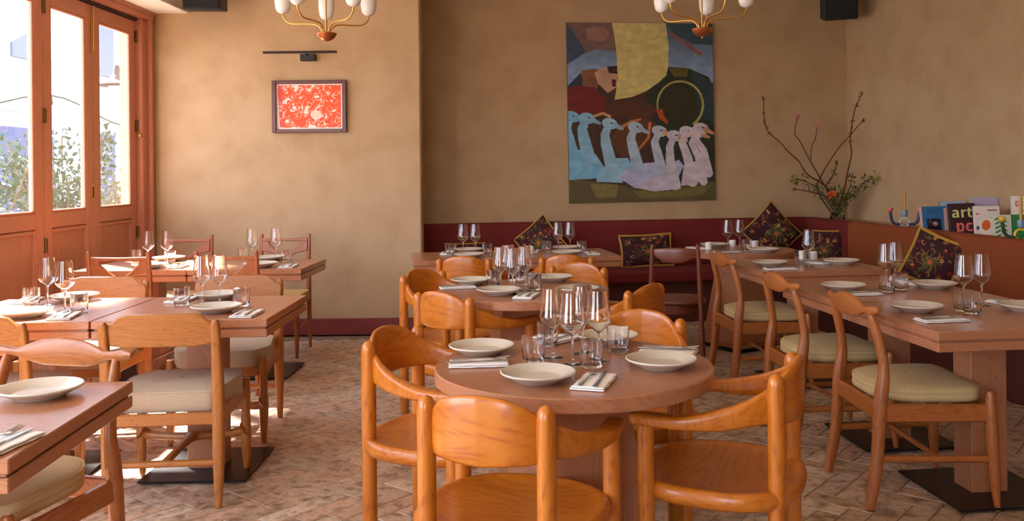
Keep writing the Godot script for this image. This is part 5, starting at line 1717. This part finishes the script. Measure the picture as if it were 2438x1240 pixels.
# ---------------------------------------------------------------- fittings
func make_chandelier(label: String, at: Vector3, first: float, up_to: float) -> Node3D:
	var c := thing("chandelier", label, "chandelier", at, 0.0, "brass chandeliers with opal cups")
	var brass := flat("brass", rgb(216, 166, 88), 0.32, 0.75)
	var b := MB.new()
	b.lathe([Vector2(0.0, 0.0), Vector2(0.02, 0.002), Vector2(0.042, 0.014), Vector2(0.056, 0.032), Vector2(0.0605, 0.044), Vector2(0.0605, 0.044), Vector2(0.058, 0.047), Vector2(0.02, 0.044), Vector2(0.0, 0.044)], 28)
	part(c, "bowl", b, flat("copper_brass", rgb(196, 122, 74), 0.32, 0.85))
	var fn := MB.new()
	fn.lathe([Vector2(0.0, -0.014), Vector2(0.004, -0.011), Vector2(0.005, -0.006), Vector2(0.003, 0.0), Vector2(0.003, 0.004)], 12)
	part(c, "finial", fn, brass)
	var rod := MB.new()
	rod.tube([Vector3(0, 0.044, 0), Vector3(0, up_to - at.y, 0)], 0.0055, 10)
	rod.lathe([Vector2(0.0, up_to - at.y - 0.03), Vector2(0.05, up_to - at.y - 0.02), Vector2(0.055, up_to - at.y - 0.001)], 20)
	part(c, "rod", rod, brass)
	var opal := flat("opal_glass", rgb(240, 234, 228), 0.25)
	for k in 5:
		var a := deg_to_rad(first + 72.0 * k)
		var d := Vector3(sin(a), 0, -cos(a))
		var arm := MB.new()
		arm.tube(smooth_path([d * 0.022 + Vector3.UP * 0.04, d * 0.03 + Vector3.UP * 0.07, d * 0.055 + Vector3.UP * 0.095, d * 0.10 + Vector3.UP * 0.103, d * 0.19 + Vector3.UP * 0.106, d * 0.235 + Vector3.UP * 0.12, d * 0.257 + Vector3.UP * 0.15, d * 0.26 + Vector3.UP * 0.178], 5), 0.0056, 8)
		part(c, "arm", arm, brass)
		var sh := MB.new()
		sh.lathe([Vector2(0.0, 0.168), Vector2(0.018, 0.170), Vector2(0.034, 0.180), Vector2(0.042, 0.196), Vector2(0.047, 0.23), Vector2(0.0485, 0.28), Vector2(0.0475, 0.30), Vector2(0.0455, 0.30), Vector2(0.0465, 0.28), Vector2(0.045, 0.23), Vector2(0.04, 0.198), Vector2(0.03, 0.184), Vector2(0.0, 0.176)], 24, d * 0.26)
		part(c, "cup_shade", sh, opal)
	return c

func make_speaker(label: String, at: Vector3, rot: Vector3, s: Vector3) -> Node3D:
	var c := thing("speaker", label, "speaker", at, 0.0, "black wall speakers")
	c.rotation = rot
	var b := MB.new()
	b.box(Vector3.ZERO, s, 0.012)
	part(c, "cabinet", b, flat("black_plastic", rgb(24, 22, 24), 0.5))
	var g := MB.new()
	g.box(Vector3(0, 0, s.z / 2 + 0.004), Vector3(s.x - 0.03, s.y - 0.03, 0.012), 0.005)
	part(c, "grille", g, flat("grille", rgb(18, 18, 20), 0.8))
	var br := MB.new()
	br.box(Vector3(0, 0, -s.z / 2 - 0.045), Vector3(0.05, 0.12, 0.1), 0.004)
	part(c, "bracket", br, flat("black_plastic", rgb(24, 22, 24), 0.5))
	return c

func leaf_quad(b: MB, at: Vector3, d: Vector3, side: Vector3, l: float, w: float) -> void:
	var nn := side.cross(d).normalized()
	var m := at + d * l * 0.5 + nn * l * 0.06
	var e := at + d * l
	for sg in [-1.0, 1.0]:
		var q: Vector3 = m + side * sg * w * 0.5 - nn * l * 0.04
		b.tri(at, q, m, nn, nn, nn)
		b.tri(m, q, e, nn, nn, nn)

func rand_dir(rng: RandomNumberGenerator) -> Vector3:
	var z := rng.randf_range(-1, 1); var a := rng.randf() * TAU
	return Vector3(sqrt(1 - z * z) * cos(a), z, sqrt(1 - z * z) * sin(a))

func leafy(b: MB, rng: RandomNumberGenerator, path: Array, count: int, l: float, spread: float, from := 0.0) -> void:
	for i in count:
		var f := lerpf(from, 1.0, rng.randf()) * (path.size() - 1.001)
		var k := int(f)
		var p: Vector3 = path[k].lerp(path[k + 1], f - k)
		var d: Vector3 = (rand_dir(rng) + (path[k + 1] - path[k]).normalized() * 0.6).normalized()
		var side: Vector3 = d.cross(rand_dir(rng)).normalized()
		leaf_quad(b, p + rand_dir(rng) * spread, d, side, l * rng.randf_range(0.7, 1.2), l * rng.randf_range(0.4, 0.6))

func make_bush(label: String, at: Vector3, r: Vector3, count: int, sd: int, col: Color) -> void:
	var c := thing("shrub", label, "shrub", at, 0.0, "shrubs outside the folding doors")
	var rng := RandomNumberGenerator.new(); rng.seed = sd
	var st := MB.new(); var lf := MB.new()
	for i in 16:
		var a := rng.randf() * TAU
		var e := Vector3(cos(a) * r.x * rng.randf_range(0.2, 0.95), r.y * rng.randf_range(0.65, 1.0), sin(a) * r.z * rng.randf_range(0.2, 0.95))
		var path := smooth_path([Vector3(cos(a) * 0.05, 0, sin(a) * 0.05), Vector3(e.x * 0.3, e.y * 0.45, e.z * 0.3), Vector3(e.x * 0.75, e.y * 0.8, e.z * 0.75), e], 4)
		st.tube(path, 0.008, 5)
		leafy(lf, rng, path, count / 16, 0.068, 0.13, 0.1)
	part(c, "stem", st, flat("twig", rgb(110, 84, 58), 0.8))
	var lm := flat("shrub_leaf_%d" % sd, col, 0.5)
	part(c, "foliage", lf, lm).set_meta("kind", "stuff")

# ---------------------------------------------------------------- doors
func make_leaf(no: int, z0: float, z1: float, label: String, bits := true) -> void:
	# a folding leaf in the left wall from depth z0 to z1 (both negative), inner face at x = -3.31
	var c := Node3D.new()
	c.name = "door_%d" % no
	add_child(c, true)
	c.position = Vector3(-3.335, 0, (z0 + z1) / 2)
	meta(c, label, "door", "", "structure")
	var w := absf(z1 - z0) - 0.006
	var wv := wood("door", 1, rgb(178, 110, 80), rgb(198, 130, 98), 0.45, 0.1, 0.008, 4.5); var wh := wood("door", 2)
	for sg in [-1.0, 1.0]:
		var s := MB.new()
		s.box(Vector3(0, 1.33, sg * (w / 2 - 0.048)), Vector3(0.05, 2.64, 0.096), 0.006)
		part(c, "stile", s, wv)
	var iw := w - 0.192
	for q in [[2.595, 0.11], [1.072, 0.106], [0.11, 0.2]]:
		var s := MB.new()
		s.box(Vector3(0, q[0], 0), Vector3(0.05, q[1], iw), 0.006)
		part(c, "rail", s, wh)
	var nb := 4
	for k in nb:
		var p := MB.new()
		p.box(Vector3(-0.004, 0.615, (k - (nb - 1) / 2.0) * iw / nb), Vector3(0.016, 0.81, iw / nb - 0.002), 0.003)
		part(c, "panel_board", p, wv)
	for y in [1.0, 0.23]:
		var md := MB.new()
		md.box(Vector3(0.012, y, 0), Vector3(0.02, 0.028, iw), 0.006)
		part(c, "bead", md, wh)
	for sg in [-1.0, 1.0]:
		for q in [[0.615, 0.78], [1.8325, 1.42]]:
			var md := MB.new()
			md.box(Vector3(0.010, q[0], sg * (iw / 2 - 0.009)), Vector3(0.022, q[1], 0.018), 0.005)
			part(c, "bead", md, wv)
	for y in [1.134, 2.533]:
		var md := MB.new()
		md.box(Vector3(0.010, y, 0), Vector3(0.022, 0.018, iw), 0.005)
		part(c, "bead", md, wh)
	var g := MB.new()
	g.box(Vector3(-0.004, 1.8325, 0), Vector3(0.004, 1.41, iw - 0.002), 0.0)
	var gm := flat("pane", Color(1, 1, 1, 0.02), 0.02)
	gm.transparency = BaseMaterial3D.TRANSPARENCY_ALPHA
	part(c, "pane", g, gm)
	if not bits:
		return
	var hm := flat("dark_brass", rgb(120, 92, 52), 0.35, 0.9)
	var hs := -1.0 if no == 3 else 1.0
	for y in [0.905, 1.78, 2.52]:
		var h := MB.new()
		h.tube([Vector3(0.03, y - 0.05, hs * w / 2), Vector3(0.03, y + 0.05, hs * w / 2)], 0.0085, 8)
		h.box(Vector3(0.026, y, hs * (w / 2 - 0.018)), Vector3(0.004, 0.095, 0.034), 0.001)
		part(c, "hinge", h, hm)
	if no == 2:
		var bo := MB.new()
		bo.box(Vector3(0.03, 2.46, -w / 2 + 0.012), Vector3(0.008, 0.34, 0.028), 0.002)
		bo.tube([Vector3(0.04, 2.3, -w / 2 + 0.012), Vector3(0.04, 2.64, -w / 2 + 0.012)], 0.006, 8)
		part(c, "flush_bolt", bo, flat("brass", rgb(216, 166, 88), 0.32, 0.75))
		var fh := MB.new()
		fh.box(Vector3(0.028, 1.25, -w / 2 + 0.018), Vector3(0.006, 0.115, 0.034), 0.002)
		part(c, "handle_plate", fh, flat("brass", rgb(216, 166, 88), 0.32, 0.75))
		var fi := MB.new()
		fi.box(Vector3(0.031, 1.25, -w / 2 + 0.018), Vector3(0.004, 0.085, 0.018), 0.001)
		part(c, "finger_pull", fi, flat("black_plastic", rgb(24, 22, 24), 0.5))
	if no == 3:
		var kn := MB.new()
		kn.lathe([Vector2(0.0, 0.0), Vector2(0.008, 0.0), Vector2(0.006, 0.02), Vector2(0.016, 0.03), Vector2(0.017, 0.042), Vector2(0.008, 0.05), Vector2(0.0, 0.05)], 14)
		var o := part(c, "knob", kn, flat("brass", rgb(216, 166, 88), 0.32, 0.75))
		o.rotation.z = -PI / 2
		o.position = Vector3(0.025, 1.70, -w / 2 + 0.02)
